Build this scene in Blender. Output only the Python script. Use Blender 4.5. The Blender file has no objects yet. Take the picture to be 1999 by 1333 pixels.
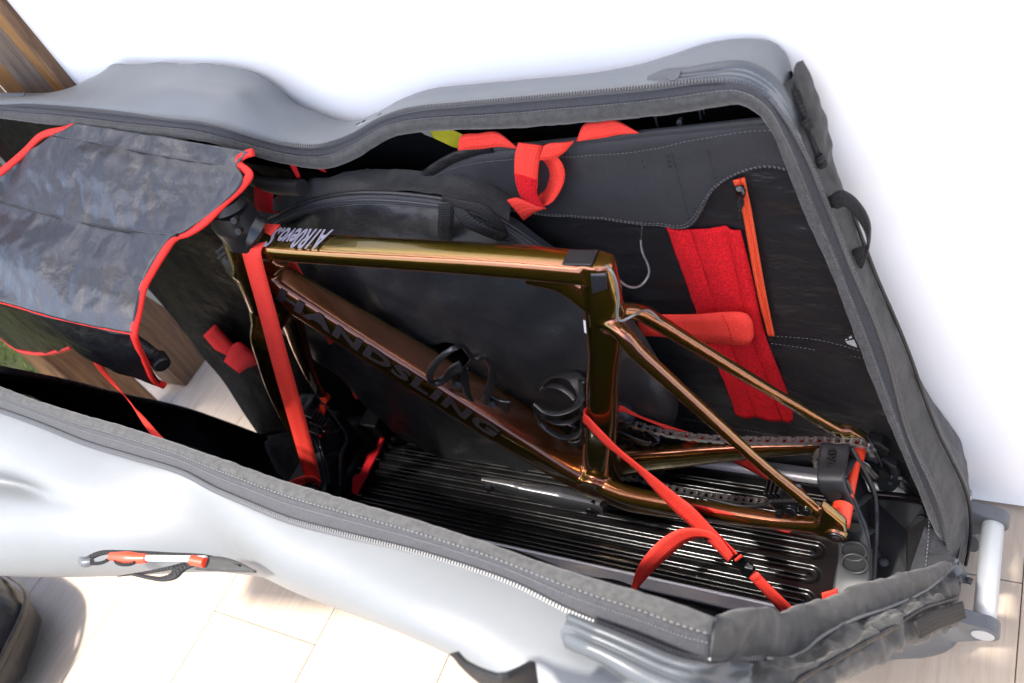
import bpy, bmesh, math, random
from mathutils import Vector, Matrix, noise, Quaternion
V = Vector
random.seed(7)
scn = bpy.context.scene
COL = scn.collection
R = math.radians

# ------------------------------------------------------------------ camera
cam_d = bpy.data.cameras.new('camera')
cam = bpy.data.objects.new('camera', cam_d); COL.objects.link(cam)
cx, cy, cz = V((0.851,0.3816,-0.3608)), V((-0.0643,0.7576,0.6496)), -V((-0.5212,0.5296,-0.6692))
m = Matrix(((cx.x, cy.x, cz.x), (cx.y, cy.y, cz.y), (cx.z, cy.z, cz.z))).to_4x4()
m.translation = V((0.6247,-0.6692,1.1796))
cam.matrix_world = m
cam_d.sensor_width = 36; cam_d.lens = 30.5563
cam_d.clip_start = 0.02; cam_d.clip_end = 300
cam_d.dof.use_dof = True; cam_d.dof.focus_distance = 1.26; cam_d.dof.aperture_fstop = 5.0
scn.camera = cam

# ------------------------------------------------------------------ daylight
SUN_AZ, SUN_EL = R(-143), R(60)          # azimuth clockwise from +Y
sdir = V((math.sin(SUN_AZ)*math.cos(SUN_EL), math.cos(SUN_AZ)*math.cos(SUN_EL), math.sin(SUN_EL)))
w = bpy.data.worlds.new('World'); scn.world = w; w.use_nodes = True
nt = w.node_tree; bg = nt.nodes['Background']
sky = nt.nodes.new('ShaderNodeTexSky'); sky.sky_type = 'NISHITA'; sky.sun_disc = False
sky.sun_elevation = SUN_EL; sky.sun_rotation = SUN_AZ; sky.air_density = .7; sky.dust_density = 2.5; sky.ozone_density = .6
nt.links.new(sky.outputs[0], bg.inputs[0]); bg.inputs[1].default_value = 0.15
sun_d = bpy.data.lights.new('sun', 'SUN'); sun_d.energy = 2.7; sun_d.angle = R(4); sun_d.color = (1, .95, .88)
sun = bpy.data.objects.new('sun', sun_d); COL.objects.link(sun)
sun.rotation_euler = (-sdir).to_track_quat('-Z', 'Y').to_euler(); sun.location = (-3, -3, 4)
scn.view_settings.view_transform = 'Standard'; scn.view_settings.look = 'None'
scn.view_settings.exposure = 1.88; scn.view_settings.gamma = 1
try:
    scn.cycles.max_bounces = 8; scn.cycles.use_adaptive_sampling = True
except Exception: pass

# ------------------------------------------------------------------ materials
def mat(name, col, rough=.5, metal=0, coat=0, spec=.5, var=0, var_scale=30, bump=None, weave=None, sheen=0, coat_rough=.05, stretch=None, rvar=0):
    """principled with optional colour variation, fine relief (bump=(scale,strength)) and woven relief (weave=(threads/m,strength))"""
    M = bpy.data.materials.new(name); M.use_nodes = True
    t = M.node_tree; b = t.nodes['Principled BSDF']; L = t.links.new
    b.inputs['Base Color'].default_value = (*col, 1); b.inputs['Roughness'].default_value = rough
    b.inputs['Metallic'].default_value = metal; b.inputs['Coat Weight'].default_value = coat
    b.inputs['Coat Roughness'].default_value = coat_rough
    b.inputs['Specular IOR Level'].default_value = spec
    b.inputs['Sheen Weight'].default_value = sheen
    tc = t.nodes.new('ShaderNodeTexCoord'); src = tc.outputs['Object']
    if stretch:
        mp = t.nodes.new('ShaderNodeMapping'); mp.inputs['Scale'].default_value = stretch
        L(src, mp.inputs[0]); src = mp.outputs[0]
    if var or rvar:
        n = t.nodes.new('ShaderNodeTexNoise'); n.inputs['Scale'].default_value = var_scale; n.inputs['Detail'].default_value = 6
        L(src, n.inputs['Vector'])
        if var:
            mr = t.nodes.new('ShaderNodeMapRange'); mr.inputs[1].default_value = .25; mr.inputs[2].default_value = .75
            mr.inputs[3].default_value = 1-var; mr.inputs[4].default_value = 1+var
            L(n.outputs['Fac'], mr.inputs[0])
            mx = t.nodes.new('ShaderNodeVectorMath'); mx.operation = 'SCALE'
            mx.inputs[0].default_value = col; L(mr.outputs[0], mx.inputs['Scale']); L(mx.outputs[0], b.inputs['Base Color'])
        if rvar:
            mr2 = t.nodes.new('ShaderNodeMapRange'); mr2.inputs[1].default_value = .3; mr2.inputs[2].default_value = .7
            mr2.inputs[3].default_value = max(.03, rough-rvar); mr2.inputs[4].default_value = min(1, rough+rvar)
            L(n.outputs['Fac'], mr2.inputs[0]); L(mr2.outputs[0], b.inputs['Roughness'])
    prev = None
    if bump:
        for sc, st in ([bump] if not isinstance(bump, list) else bump):
            n2 = t.nodes.new('ShaderNodeTexNoise'); n2.inputs['Scale'].default_value = sc; n2.inputs['Detail'].default_value = 5
            L(src, n2.inputs['Vector'])
            bp = t.nodes.new('ShaderNodeBump'); bp.inputs['Strength'].default_value = st; bp.inputs['Distance'].default_value = .35/sc
            L(n2.outputs['Fac'], bp.inputs['Height'])
            if prev: L(prev, bp.inputs['Normal'])
            prev = bp.outputs[0]
    if weave:
        uv = tc.outputs['UV']
        h = None
        for d in ('X', 'Y'):
            wv = t.nodes.new('ShaderNodeTexWave'); wv.bands_direction = d; wv.inputs['Scale'].default_value = weave[0]/20*math.pi
            L(uv, wv.inputs['Vector'])
            if h is None: h = wv.outputs['Fac']
            else:
                mu = t.nodes.new('ShaderNodeMath'); mu.operation = 'MULTIPLY' if len(weave) < 3 else 'MAXIMUM'
                L(h, mu.inputs[0]); L(wv.outputs['Fac'], mu.inputs[1]); h = mu.outputs[0]
        bp = t.nodes.new('ShaderNodeBump'); bp.inputs['Strength'].default_value = weave[1]; bp.inputs['Distance'].default_value = .5/weave[0]
        L(h, bp.inputs['Height'])
        if prev: L(prev, bp.inputs['Normal'])
        prev = bp.outputs[0]
    if prev: L(prev, b.inputs['Normal'])
    return M

def pearl_paint(name):
    M = bpy.data.materials.new(name); M.use_nodes = True; t = M.node_tree; b = t.nodes['Principled BSDF']; L = t.links.new
    lw = t.nodes.new('ShaderNodeLayerWeight'); lw.inputs[0].default_value = .5
    cr = t.nodes.new('ShaderNodeValToRGB'); e = cr.color_ramp.elements
    e[0].position = .04; e[0].color = (.26, .09, .045, 1); e[1].position = .95; e[1].color = (.62, .18, .055, 1)
    for p, c in ((.2, (.27, .105, .038)), (.36, (.24, .155, .016)), (.52, (.085, .072, .014)), (.68, (.24, .105, .024)), (.8, (.58, .21, .055))):
        k = e.new(p); k.color = (*c, 1)
    L(lw.outputs['Facing'], cr.inputs[0])
    tc = t.nodes.new('ShaderNodeTexCoord'); n = t.nodes.new('ShaderNodeTexNoise'); n.inputs['Scale'].default_value = 1800
    L(tc.outputs['Object'], n.inputs['Vector'])
    mr = t.nodes.new('ShaderNodeMapRange'); mr.inputs[1].default_value = .3; mr.inputs[2].default_value = .7; mr.inputs[3].default_value = .55; mr.inputs[4].default_value = 1.45
    L(n.outputs['Fac'], mr.inputs[0])
    mx = t.nodes.new('ShaderNodeVectorMath'); mx.operation = 'SCALE'; L(cr.outputs[0], mx.inputs[0]); L(mr.outputs[0], mx.inputs['Scale'])
    L(mx.outputs[0], b.inputs['Base Color'])
    b.inputs['Metallic'].default_value = .92; b.inputs['Roughness'].default_value = .22
    b.inputs['Coat Weight'].default_value = 1; b.inputs['Coat Roughness'].default_value = .03
    return M

MT = dict(
 paint=pearl_paint('pearl_paint'),
 shell=mat('shell_weave', (.150, .160, .166), .42, spec=.5, var=.05, var_scale=9, bump=[(14, .04)], weave=(1000, .35)),
 shell_in=mat('shell_inner_gloss', (.006, .006, .007), .13, spec=.5, bump=(25, .04)),
 guard=mat('moulded_guard', (.075, .083, .090), .36, bump=(500, .12)),
 tape=mat('zip_tape', (.040, .041, .046), .7, spec=.3, var=.25, var_scale=300, weave=(800, .5), sheen=.15),
 binding=mat('felt_binding', (.055, .055, .054), .9, spec=.2, var=.3, var_scale=160, bump=[(380, .8), (60, .25)], sheen=.25),
 teeth=mat('zip_teeth', (.10, .103, .106), .38, metal=.3),
 dteeth=mat('dark_zip_teeth', (.035, .035, .04), .4),
 lining=mat('ripstop_lining', (.016, .0158, .0168), .30, spec=.5, bump=[(26, .42), (150, .25)], stretch=(.7, 1, 1.4)),
 dark=mat('dark_lining', (.0035, .0035, .004), .5, spec=.08, bump=[(26, .45), (300, .15)], rvar=.1),
 twill=mat('twill_fabric', (.026, .026, .030), .6, spec=.35, var=.3, var_scale=520, bump=[(24, .22), (700, .6)], sheen=.1),
 bagcloth=mat('soft_bag_cloth', (.021, .0215, .0230), .42, spec=.5, var=.12, var_scale=300, bump=[(9, .35), (500, .4)]),
 gusset=mat('gusset_cloth', (.034, .034, .0325), .7, spec=.35, var=.3, var_scale=70, bump=[(40, .35), (520, .6)], sheen=.12),
 webbing=mat('black_webbing', (.016, .016, .017), .7, spec=.3, weave=(420, .8), var=.2, var_scale=200),
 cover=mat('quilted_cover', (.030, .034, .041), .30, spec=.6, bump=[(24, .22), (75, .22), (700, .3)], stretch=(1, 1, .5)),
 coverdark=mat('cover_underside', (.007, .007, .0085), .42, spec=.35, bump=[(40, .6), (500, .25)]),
 red=mat('red_webbing', (.84, .050, .034), .7, spec=.25, weave=(420, .5), var=.08, var_scale=300),
 reddeep=mat('red_felt', (.50, .010, .016), .9, spec=.2, bump=(700, .8), var=.15, var_scale=500),
 velcro=mat('red_velcro', (.60, .010, .016), .95, spec=.2, bump=[(420, 1.0), (1000, .8)], var=.45, var_scale=380),
 orange=mat('orange_zip_tape', (.82, .085, .022), .6, weave=(500, .9), var=.1, var_scale=300),
 orangep=mat('orange_plastic', (.78, .055, .020), .38),
 piping=mat('red_piping', (.80, .030, .022), .6, spec=.3, bump=(600, .4), var=.08, var_scale=200),
 plastic=mat('black_plastic', (.027, .028, .030), .42, spec=.4, var=.12, var_scale=40, bump=(600, .18)),
 plastic2=mat('moulded_dark_plastic', (.007, .007, .0078), .4, spec=.35, bump=(500, .15)),
 crank=mat('polished_crank', (.050, .050, .053), .22, metal=.5, coat=.6),
 gloss=mat('black_gloss', (.005, .005, .0055), .16, coat=.6, rvar=.05, var_scale=12),
 plate=mat('anodised_plate', (.004, .0038, .004), .2, spec=.45, bump=(8, .03), rvar=.06, var_scale=14),
 alu=mat('brushed_aluminium', (.72, .72, .74), .36, metal=.35, bump=(300, .08), stretch=(.05, 1, 1), rvar=.06, var_scale=300),
 railpaint=mat('grey_rail_side', (.20, .20, .22), .36, metal=.3, bump=(300, .05), stretch=(.05, 1, 1)),
 silver=mat('silver_tube', (.40, .42, .43), .42, metal=.3),
 steel=mat('chain_steel', (.36, .345, .33), .3, metal=.85, var=.25, var_scale=400),
 steeld=mat('dark_steel', (.10, .10, .105), .3, metal=1, var=.3, var_scale=300),
 bolt=mat('bolt_steel', (.25, .25, .25), .3, metal=1),
 carbon=mat('carbon_matt', (.015, .015, .016), .3, spec=.5, coat=.15, coat_rough=.3),
 rubber=mat('bar_rubber', (.012, .012, .012), .55, bump=(300, .3)),
 duct=mat('black_tape', (.022, .022, .025), .3, bump=[(60, .5), (300, .1)]),
 wire=mat('grey_wire', (.22, .22, .22), .35, metal=.4),
 decal=mat('silver_decal', (.30, .29, .37), .4, metal=.25, var=.1, var_scale=300),
 decald=mat('smoke_decal', (.058, .047, .052), .42, metal=.4, var=.15, var_scale=200),
 white=mat('white_print', (.75, .75, .75), .6),
 thread=mat('grey_thread', (.15, .15, .155), .7),
 threadk=mat('black_thread', (.006, .006, .006), .7),  # also colours the flat pieces that stand for shade in openings
 wall=mat('white_wall', (.90, .90, .89), .85, var=.015, var_scale=3, bump=(60, .06)),
 yellow=mat('yellow_print', (.50, .44, .03), .25, var=.25, var_scale=30),
 label=mat('pale_print', (.22, .22, .2), .4, var=.3, var_scale=60),
)
def wood(name, c1, c2, c3, rough, axis_scale, scale, bump=.3, hue=0, dist=2.2):
    M = bpy.data.materials.new(name); M.use_nodes = True; t = M.node_tree; b = t.nodes['Principled BSDF']; L = t.links.new
    tc = t.nodes.new('ShaderNodeTexCoord'); oi = t.nodes.new('ShaderNodeObjectInfo')
    mp = t.nodes.new('ShaderNodeMapping'); mp.inputs['Scale'].default_value = axis_scale; L(tc.outputs['Object'], mp.inputs[0])
    ad = t.nodes.new('ShaderNodeVectorMath'); ad.operation = 'ADD'; L(mp.outputs[0], ad.inputs[0])
    sc = t.nodes.new('ShaderNodeVectorMath'); sc.operation = 'SCALE'; sc.inputs[0].default_value = (37, 19, 53); L(oi.outputs['Random'], sc.inputs['Scale']); L(sc.outputs[0], ad.inputs[1])
    n = t.nodes.new('ShaderNodeTexNoise'); n.inputs['Scale'].default_value = scale; n.inputs['Detail'].default_value = 9; n.inputs['Roughness'].default_value = .62; n.inputs['Distortion'].default_value = dist
    L(ad.outputs[0], n.inputs['Vector'])
    cr = t.nodes.new('ShaderNodeValToRGB'); e = cr.color_ramp.elements
    e[0].position = .3; e[0].color = (*c1, 1); e[1].position = .72; e[1].color = (*c3, 1); k = e.new(.5); k.color = (*c2, 1)
    L(n.outputs['Fac'], cr.inputs[0])
    hv = t.nodes.new('ShaderNodeHueSaturation'); mr = t.nodes.new('ShaderNodeMapRange'); mr.inputs[3].default_value = 1-hue; mr.inputs[4].default_value = 1+hue
    L(oi.outputs['Random'], mr.inputs[0]); L(mr.outputs[0], hv.inputs['Value']); L(cr.outputs[0], hv.inputs['Color'])
    L(hv.outputs[0], b.inputs['Base Color']); b.inputs['Roughness'].default_value = rough
    bp = t.nodes.new('ShaderNodeBump'); bp.inputs['Strength'].default_value = bump; bp.inputs['Distance'].default_value = .002
    L(n.outputs['Fac'], bp.inputs['Height']); L(bp.outputs[0], b.inputs['Normal'])
    return M
MT['plank'] = wood('oak_plank', (.40, .315, .23), (.46, .375, .285), (.50, .415, .33), .5, (11, .8, 11), 3.2, .08, .03)
MT['timber'] = wood('dark_timber', (.040, .018, .009), (.125, .060, .026), (.20, .105, .048), .5, (9, 9, .9), 3.5, .5, .2)
MT['timberw'] = wood('weathered_timber', (.045, .030, .022), (.10, .070, .052), (.17, .125, .095), .7, (14, 14, .8), 4, .8, .1)
MT['timberg'] = wood('golden_timber', (.085, .036, .012), (.22, .105, .032), (.33, .18, .065), .4, (9, 9, .9), 3.5, .3, .1)
MT['grass'] = mat('lawn_blades', (.20, .27, .025), .6, var=.5, var_scale=14)
MT['soil'] = mat('lawn_soil', (.08, .085, .02), .9, var=.4, var_scale=30, bump=(80, .8))
MT['grout'] = mat('grout', (.42, .34, .26), .9)
MT['patio'] = mat('pale_screed', (.5, .47, .42), .8, var=.06, var_scale=8, bump=(90, .2))

# ------------------------------------------------------------------ object helpers
def world_of(o):
    p = V((0, 0, 0))
    while o is not None:
        p = p + o.location; o = o.parent
    return p
def link(name, me, parent=None, loc=None):
    o = bpy.data.objects.new(name, me); COL.objects.link(o)
    if parent is not None: o.parent = parent
    tgt = V(loc) if loc is not None else V((0, 0, 0))
    o.location = tgt - (world_of(parent) if parent is not None else V((0, 0, 0)))
    return o
def tag(o, label=None, cat=None, group=None, kind=None):
    if label: o['label'] = label
    if cat: o['category'] = cat
    if group: o['group'] = group
    if kind: o['kind'] = kind
    return o
def thing(name, loc, label, cat, group=None):
    return tag(link(name, None, None, loc), label, cat, group)
def mesh(name, vs, fs, m, parent=None, smooth=True, uvs=None, thick=0, off=-1, sub=0, bev=0, kind=None, label=None, auto=None):
    vs = [V(v) for v in vs]
    c = V((0, 0, 0))
    for v in vs: c += v
    c /= max(1, len(vs))
    me = bpy.data.meshes.new(name); me.from_pydata([v-c for v in vs], [], fs)
    if smooth: me.polygons.foreach_set('use_smooth', [True]*len(me.polygons))
    if uvs:
        ul = me.uv_layers.new(name='uv')
        for p in me.polygons:
            for li in p.loop_indices: ul.data[li].uv = uvs[me.loops[li].vertex_index]
    me.materials.append(MT[m] if isinstance(m, str) else m); me.update()
    if auto is not None:
        try: me.set_sharp_from_angle(angle=R(auto))
        except Exception: pass
    o = link(name, me, parent, c)
    if bev:
        b = o.modifiers.new('bevel', 'BEVEL'); b.width = bev; b.segments = 2; b.limit_method = 'ANGLE'; b.angle_limit = R(40)
    if thick:
        s = o.modifiers.new('thickness', 'SOLIDIFY'); s.thickness = thick; s.offset = off
    if sub:
        s = o.modifiers.new('subdivision', 'SUBSURF'); s.levels = sub; s.render_levels = sub
    if kind: o['kind'] = kind
    if label: o['label'] = label
    return o
class Bag:
    """collects several shapes that make up one mesh"""
    def __init__(s): s.v = []; s.f = []; s.u = []
    def add(s, vs, fs, uvs=None):
        n = len(s.v); s.v += [V(v) for v in vs]; s.f += [tuple(i+n for i in q) for q in fs]; s.u += uvs or [(0, 0)]*len(vs)
        return s
    def make(s, name, m, parent=None, **k):
        return mesh(name, s.v, s.f, m, parent, uvs=s.u, **k)
def cr(pts, n, closed=False, lin=False):
    """resample a polyline to n points by arc length through a centripetal spline"""
    P = [V(p) for p in pts]
    if len(P) == 1: return P*n
    dense = []
    if lin or len(P) == 2: dense = P
    else:
        E = [P[-1]]+P+[P[0], P[1]] if closed else [P[0]*2-P[1]]+P+[P[-1]*2-P[-2]]
        for i in range(1, len(E)-2):
            a, b, c, d = E[i-1:i+3]
            t1 = max(1e-5, (b-a).length)**.5; t2 = t1+max(1e-5, (c-b).length)**.5; t3 = t2+max(1e-5, (d-c).length)**.5
            for k in range(12):
                t = t1+(t2-t1)*k/12
                A1 = a*((t1-t)/t1)+b*(t/t1); A2 = b*((t2-t)/(t2-t1))+c*((t-t1)/(t2-t1)); A3 = c*((t3-t)/(t3-t2))+d*((t-t2)/(t3-t2))
                B1 = A1*((t2-t)/t2)+A2*(t/t2); B2 = A2*((t3-t)/(t3-t1))+A3*((t-t1)/(t3-t1))
                dense.append(B1*((t2-t)/(t2-t1))+B2*((t-t1)/(t2-t1)))
        dense.append(E[-2])
    s = [0]
    for i in range(1, len(dense)): s.append(s[-1]+(dense[i]-dense[i-1]).length)
    tot = s[-1] or 1e-9; out = []; j = 0
    for k in range(n):
        d = tot*k/(n if closed else (n-1))
        while j < len(s)-2 and s[j+1] < d: j += 1
        f_ = (d-s[j])/max(1e-9, s[j+1]-s[j]); out.append(dense[j].lerp(dense[j+1], min(1, max(0, f_))))
    return out
def plen(P): return sum((P[i+1]-P[i]).length for i in range(len(P)-1))
def grid(rows, nu, nv, linv=False, linu=False, wr=None):
    """grid of points through rows of control points; wr=(amplitude,scale[,stretch]) wrinkles"""
    a = [cr(r, nu, lin=linu) for r in rows]
    cols = [cr([r[i] for r in a], nv, lin=linv) for i in range(nu)]
    G = [[cols[i][j] for i in range(nu)] for j in range(nv)]
    if wr:
        amp, sc = wr[0], wr[1]; st = V(wr[2]) if len(wr) > 2 else V((1, 1, 1))
        H = []
        for j in range(nv):
            rr = []
            for i in range(nu):
                a_ = G[j][min(i+1, nu-1)]-G[j][max(i-1, 0)]; b_ = G[min(j+1, nv-1)][i]-G[max(j-1, 0)][i]
                nn = a_.cross(b_)
                nn = nn.normalized() if nn.length > 1e-12 else V((0, 0, 1))
                p = G[j][i]; q = V((p.x*st.x, p.y*st.y, p.z*st.z))*sc
                d = noise.noise(q)+.5*noise.noise(q*2.3+V((5, 1, 2)))-.6*abs(noise.noise(q*1.4+V((9, 4, 1))))
                rr.append(p+nn*(amp*d))
            H.append(rr)
        G = H
    return G
def gmesh(G, u0=0):
    nv, nu = len(G), len(G[0]); vs = [p for r in G for p in r]
    L = plen(G[nv//2]); Wd = plen([G[j][nu//2] for j in range(nv)])
    uv = [(u0+L*i/(nu-1), Wd*j/(nv-1)) for j in range(nv) for i in range(nu)]
    fs = [(j*nu+i, j*nu+i+1, (j+1)*nu+i+1, (j+1)*nu+i) for j in range(nv-1) for i in range(nu-1)]
    return vs, fs, uv
def loft(name, rows, nu, nv, m, parent=None, linv=False, linu=False, wr=None, thick=0, off=0, **k):
    vs, fs, uv = gmesh(grid(rows, nu, nv, linv, linu, wr))
    return mesh(name, vs, fs, m, parent, uvs=uv, thick=thick, off=off, **k)
def strap(name, a, b, n, m, parent=None, thick=.0018, **k):
    return loft(name, [a, b], n, 4, m, parent, linv=True, thick=thick, **k)
def ssec(n=16, e=2.0):
    o = []
    for i in range(n):
        t = 2*math.pi*(i+.5)/n; c, s = math.cos(t), math.sin(t)
        o.append((math.copysign(abs(c)**(2/e), c), math.copysign(abs(s)**(2/e), s)))
    return o
def frames(P, up):
    F = []
    up = V(up)
    for i in range(len(P)):
        T = (P[min(i+1, len(P)-1)]-P[max(i-1, 0)])
        T = T.normalized() if T.length > 1e-12 else V((1, 0, 0))
        S = T.cross(up)
        if S.length < 1e-4: S = T.cross(V((1, 0, .01)))
        S.normalize(); F.append((T, S, S.cross(T)))
    return F
def sweep(pts, wh, n=24, up=(0, 0, 1), sec=None, e=2.0, ns=16, spline=True, closed=False):
    """tube through pts; wh = (side, up) full sizes per control point or one pair"""
    P = cr(pts, n, closed=closed) if spline else [V(p) for p in pts]
    n = len(P)
    if isinstance(wh, (int, float)): wh = (wh, wh)
    if not isinstance(wh[0], (tuple, list)): wh = [wh]*2
    Wp = cr([(a, b, 0) for a, b in wh], n) if len(wh) > 2 else [V((*wh[0], 0)).lerp(V((*wh[-1], 0)), i/max(1, n-1)) for i in range(n)]
    sec = sec or ssec(ns, e); k = len(sec); vs = []; uv = []; d = 0
    for i, (T, S, B) in enumerate(frames(P, up)):
        if i: d += (P[i]-P[i-1]).length
        for j, (a, b) in enumerate(sec):
            vs.append(P[i]+S*(a*Wp[i].x/2)+B*(b*Wp[i].y/2)); uv.append((d, j*.01))
    rng = n if closed else n-1
    fs = [(i*k+j, i*k+(j+1) % k, ((i+1) % n)*k+(j+1) % k, ((i+1) % n)*k+j) for i in range(rng) for j in range(k)]
    if not closed: fs += [tuple(range(k-1, -1, -1)), tuple((n-1)*k+j for j in range(k))]
    return vs, fs, uv
def tube(name, pts, wh, m, parent=None, n=24, up=(0, 0, 1), e=2.0, ns=16, spline=True, closed=False, **k):
    vs, fs, uv = sweep(pts, wh, n, up, None, e, ns, spline, closed)
    k.setdefault('auto', 50)
    return mesh(name, vs, fs, m, parent, uvs=uv, **k)
def cyl(a, b, r0, r1=None, ns=20):
    a, b = V(a), V(b); r1 = r0 if r1 is None else r1
    up = V((0, 0, 1)) if abs((b-a).normalized().z) < .9 else V((1, 0, 0))
    return sweep([a, b], [(2*r0, 2*r0), (2*r1, 2*r1)], 2, up, ns=ns, spline=False)
def box(c, s, rot=None):
    c = V(c); x_, y_, z_ = [q/2 for q in s]
    vs = [V((i, j, k)) for i in (-x_, x_) for j in (-y_, y_) for k in (-z_, z_)]
    if rot is not None: vs = [rot @ v for v in vs]
    return [v+c for v in vs], [(0, 1, 3, 2), (4, 6, 7, 5), (0, 4, 5, 1), (2, 3, 7, 6), (0, 2, 6, 4), (1, 5, 7, 3)]
def prism(poly, d):
    """polygon of 3-D points extruded along vector d"""
    P = [V(p) for p in poly]; d = V(d); n = len(P)
    return P+[p+d for p in P], [tuple(range(n-1, -1, -1)), tuple(range(n, 2*n))]+[(i, (i+1) % n, n+(i+1) % n, n+i) for i in range(n)]
def fix(o):
    bm = bmesh.new(); bm.from_mesh(o.data); bmesh.ops.recalc_face_normals(bm, faces=bm.faces); bm.to_mesh(o.data); bm.free(); return o
def stitches(name, lines, m, parent, step=.0055, ln=.0032, r=.0005, lift=(0, 0, 0)):
    B = Bag()
    for ln_pts in lines:
        P = cr(ln_pts, max(3, int(plen([V(p) for p in ln_pts])/step)))
        for i in range(len(P)-1):
            d = (P[i+1]-P[i]); d = d.normalized()*ln if d.length > 1e-9 else V((ln, 0, 0))
            a = P[i]+V(lift); vs, fs, _ = sweep([a, a+d], 2*r, 2, (.1, .3, 1), ns=4, spline=False); B.add(vs, fs)
    return B.make(name, m, parent, kind='stuff')
def teeth(name, line, m, parent, up, pitch=.0036, size=(.0019, .0046, .0026)):
    B = Bag(); P = cr(line, int(plen(cr(line, 60))/pitch))
    for i, (T, S, U) in enumerate(frames(P, up)):
        Rm = Matrix((T, S, U)).transposed()
        vs, fs = box(P[i], size, Rm); B.add(vs, fs)
    return B.make(name, m, parent, kind='stuff', smooth=False)
def text(name, body, size, origin, xdir, ydir, m, parent, ext=.0003, bold=0, sx=1.0, shear=0, space=1.0):
    c = bpy.data.curves.new(name, 'FONT'); c.body = body; c.size = size; c.extrude = ext; c.offset = bold; c.shear = shear; c.space_character = space; c.resolution_u = 3
    o = bpy.data.objects.new(name, c); COL.objects.link(o)
    me = bpy.data.meshes.new_from_object(o.evaluated_get(bpy.context.evaluated_depsgraph_get()))
    bpy.data.objects.remove(o)
    X = V(xdir).normalized(); Z = X.cross(V(ydir)).normalized(); Y = Z.cross(X)
    vs = [V(origin)+X*(v.co.x*sx)+Y*v.co.y+Z*v.co.z for v in me.vertices]
    return mesh(name, vs, [tuple(p.vertices) for p in me.polygons], m, parent, smooth=False)
def copy_at(o, parent, loc):
    c = o.copy(); COL.objects.link(c); c.parent = parent; c.location = V(loc)-world_of(parent)
    return c

# ================================================================== SETTING
FZ = -.262
ground = mesh('ground', [(-150, -150, FZ-.06), (150, -150, FZ-.06), (150, 150, FZ-.06), (-150, 150, FZ-.06)], [(0, 1, 2, 3)], 'patio', kind='structure', smooth=False)
floor_ = mesh('floor', [(-1.95, -2.4, FZ-.012), (2.4, -2.4, FZ-.012), (2.4, .6, FZ-.012), (-1.95, .6, FZ-.012)], [(0, 1, 2, 3)], 'grout', kind='structure', smooth=False)
PW, PL = .305, 1.2
pb = Bag(); vs, fs = box((0, 0, 0), (PW-.0014, PL-.0014, .012)); pb.add(vs, fs)
proto = None
for i in range(-4, 8):
    for j in range(-3, 3):
        x0 = -.905+PW*(i+.5); y0 = -.352+PL*(j+.5)+[0, .42, .81][i % 3]
        if x0 > 2.2 or x0 < -1.95 or y0 > .75 or y0 < -2.2: continue
        if proto is None: proto = pb.make('plank', 'plank', floor_, smooth=False, bev=.0012); proto.location = V((x0, y0, FZ-.006))-world_of(floor_)
        else: copy_at(proto, floor_, (x0, y0, FZ-.006))
wall = tag(mesh('white_wall', *box((2.2, .2+.06, 1.3), (6.14, .12, 3.1)), 'wall', smooth=False), 'plain white wall behind the open travel case', 'wall')
# gap strip under the wall panel
fl = mesh('skirting', *box((2.2, .27, FZ+.005), (6.1, .1, .02)), 'plank', wall, smooth=False)
lawn = mesh('lawn', [(-1.93, .10, FZ-.004), (-2.36, .262, FZ-.004), (-6, 1.62, FZ-.004), (-14, 2, FZ-.004), (-14, -9, FZ-.004), (-1.93, -9, FZ-.004)], [(0, 1, 2, 3, 4, 5)], 'soil', kind='structure', smooth=False)
gb = Bag(); rg = random.Random(3)
for k in range(9000):
    x_ = rg.uniform(-3.6, -1.94); y_ = rg.uniform(-.9, .75)
    if y_ > .10+(-1.93-x_)*.376: continue
    a = rg.uniform(0, 6.28); h = rg.uniform(.018, .04); dx, dy = math.cos(a)*.003, math.sin(a)*.003; lx, ly = rg.uniform(-.02, .02), rg.uniform(-.02, .02)
    gb.add([(x_-dx, y_-dy, FZ-.004), (x_+dx, y_+dy, FZ-.004), (x_+lx, y_+ly, FZ+h)], [(0, 1, 2)])
tag(gb.make('grass', 'grass', None, smooth=False), kind='stuff')

# unseen slab added overhead, in front of the case, to shade the far half
mesh('added_sun_blocker', *box((-1.6, -.925, 2.64), (6.4, .65, .06)), 'timberw', kind='structure', smooth=False)
# timber posts beyond the open front of the case
def post(x0, x1, y0, y1, z1, label, m='timber', z0=FZ):
    return tag(mesh('timber_post', *box(((x0+x1)/2, (y0+y1)/2, (z0+z1)/2), (x1-x0, y1-y0, z1-z0)), m, smooth=False, bev=.004), label, 'post', 'timber posts by the lawn')
post(-1.60, -1.50, .212, .41, 1.6, 'dark brown timber post nearest the white wall, its foot showing past the bar end')
post(-1.60, -1.50, .0, .127, 1.6, 'dark brown timber post between the thin hanging red strap and the next post')
post(-2.20, -2.06, -.10, .06, 1.6, 'dark brown timber post standing in the bright green lawn at the far left')
fr = thing('door_frame', (-1.0, .26, FZ), 'golden brown and weathered timber door frame ending the white wall', 'door frame')
def fpost(name, m, x0, x1, y0, y1): return mesh(name, *box(((x0+x1)/2, (y0+y1)/2, 1.2), (x1-x0, y1-y0, 2.9)), m, fr, smooth=False, bev=.003)
fpost('edge_strip', 'timber', -.884, -.870, .180, .300)
fpost('jamb', 'timberg', -.946, -.885, .200, .300)
fpost('board', 'timberw', -1.055, -.948, .212, .300)
fpost('lining_strip', 'timberg', -1.16, -1.057, .235, .300)

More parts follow.
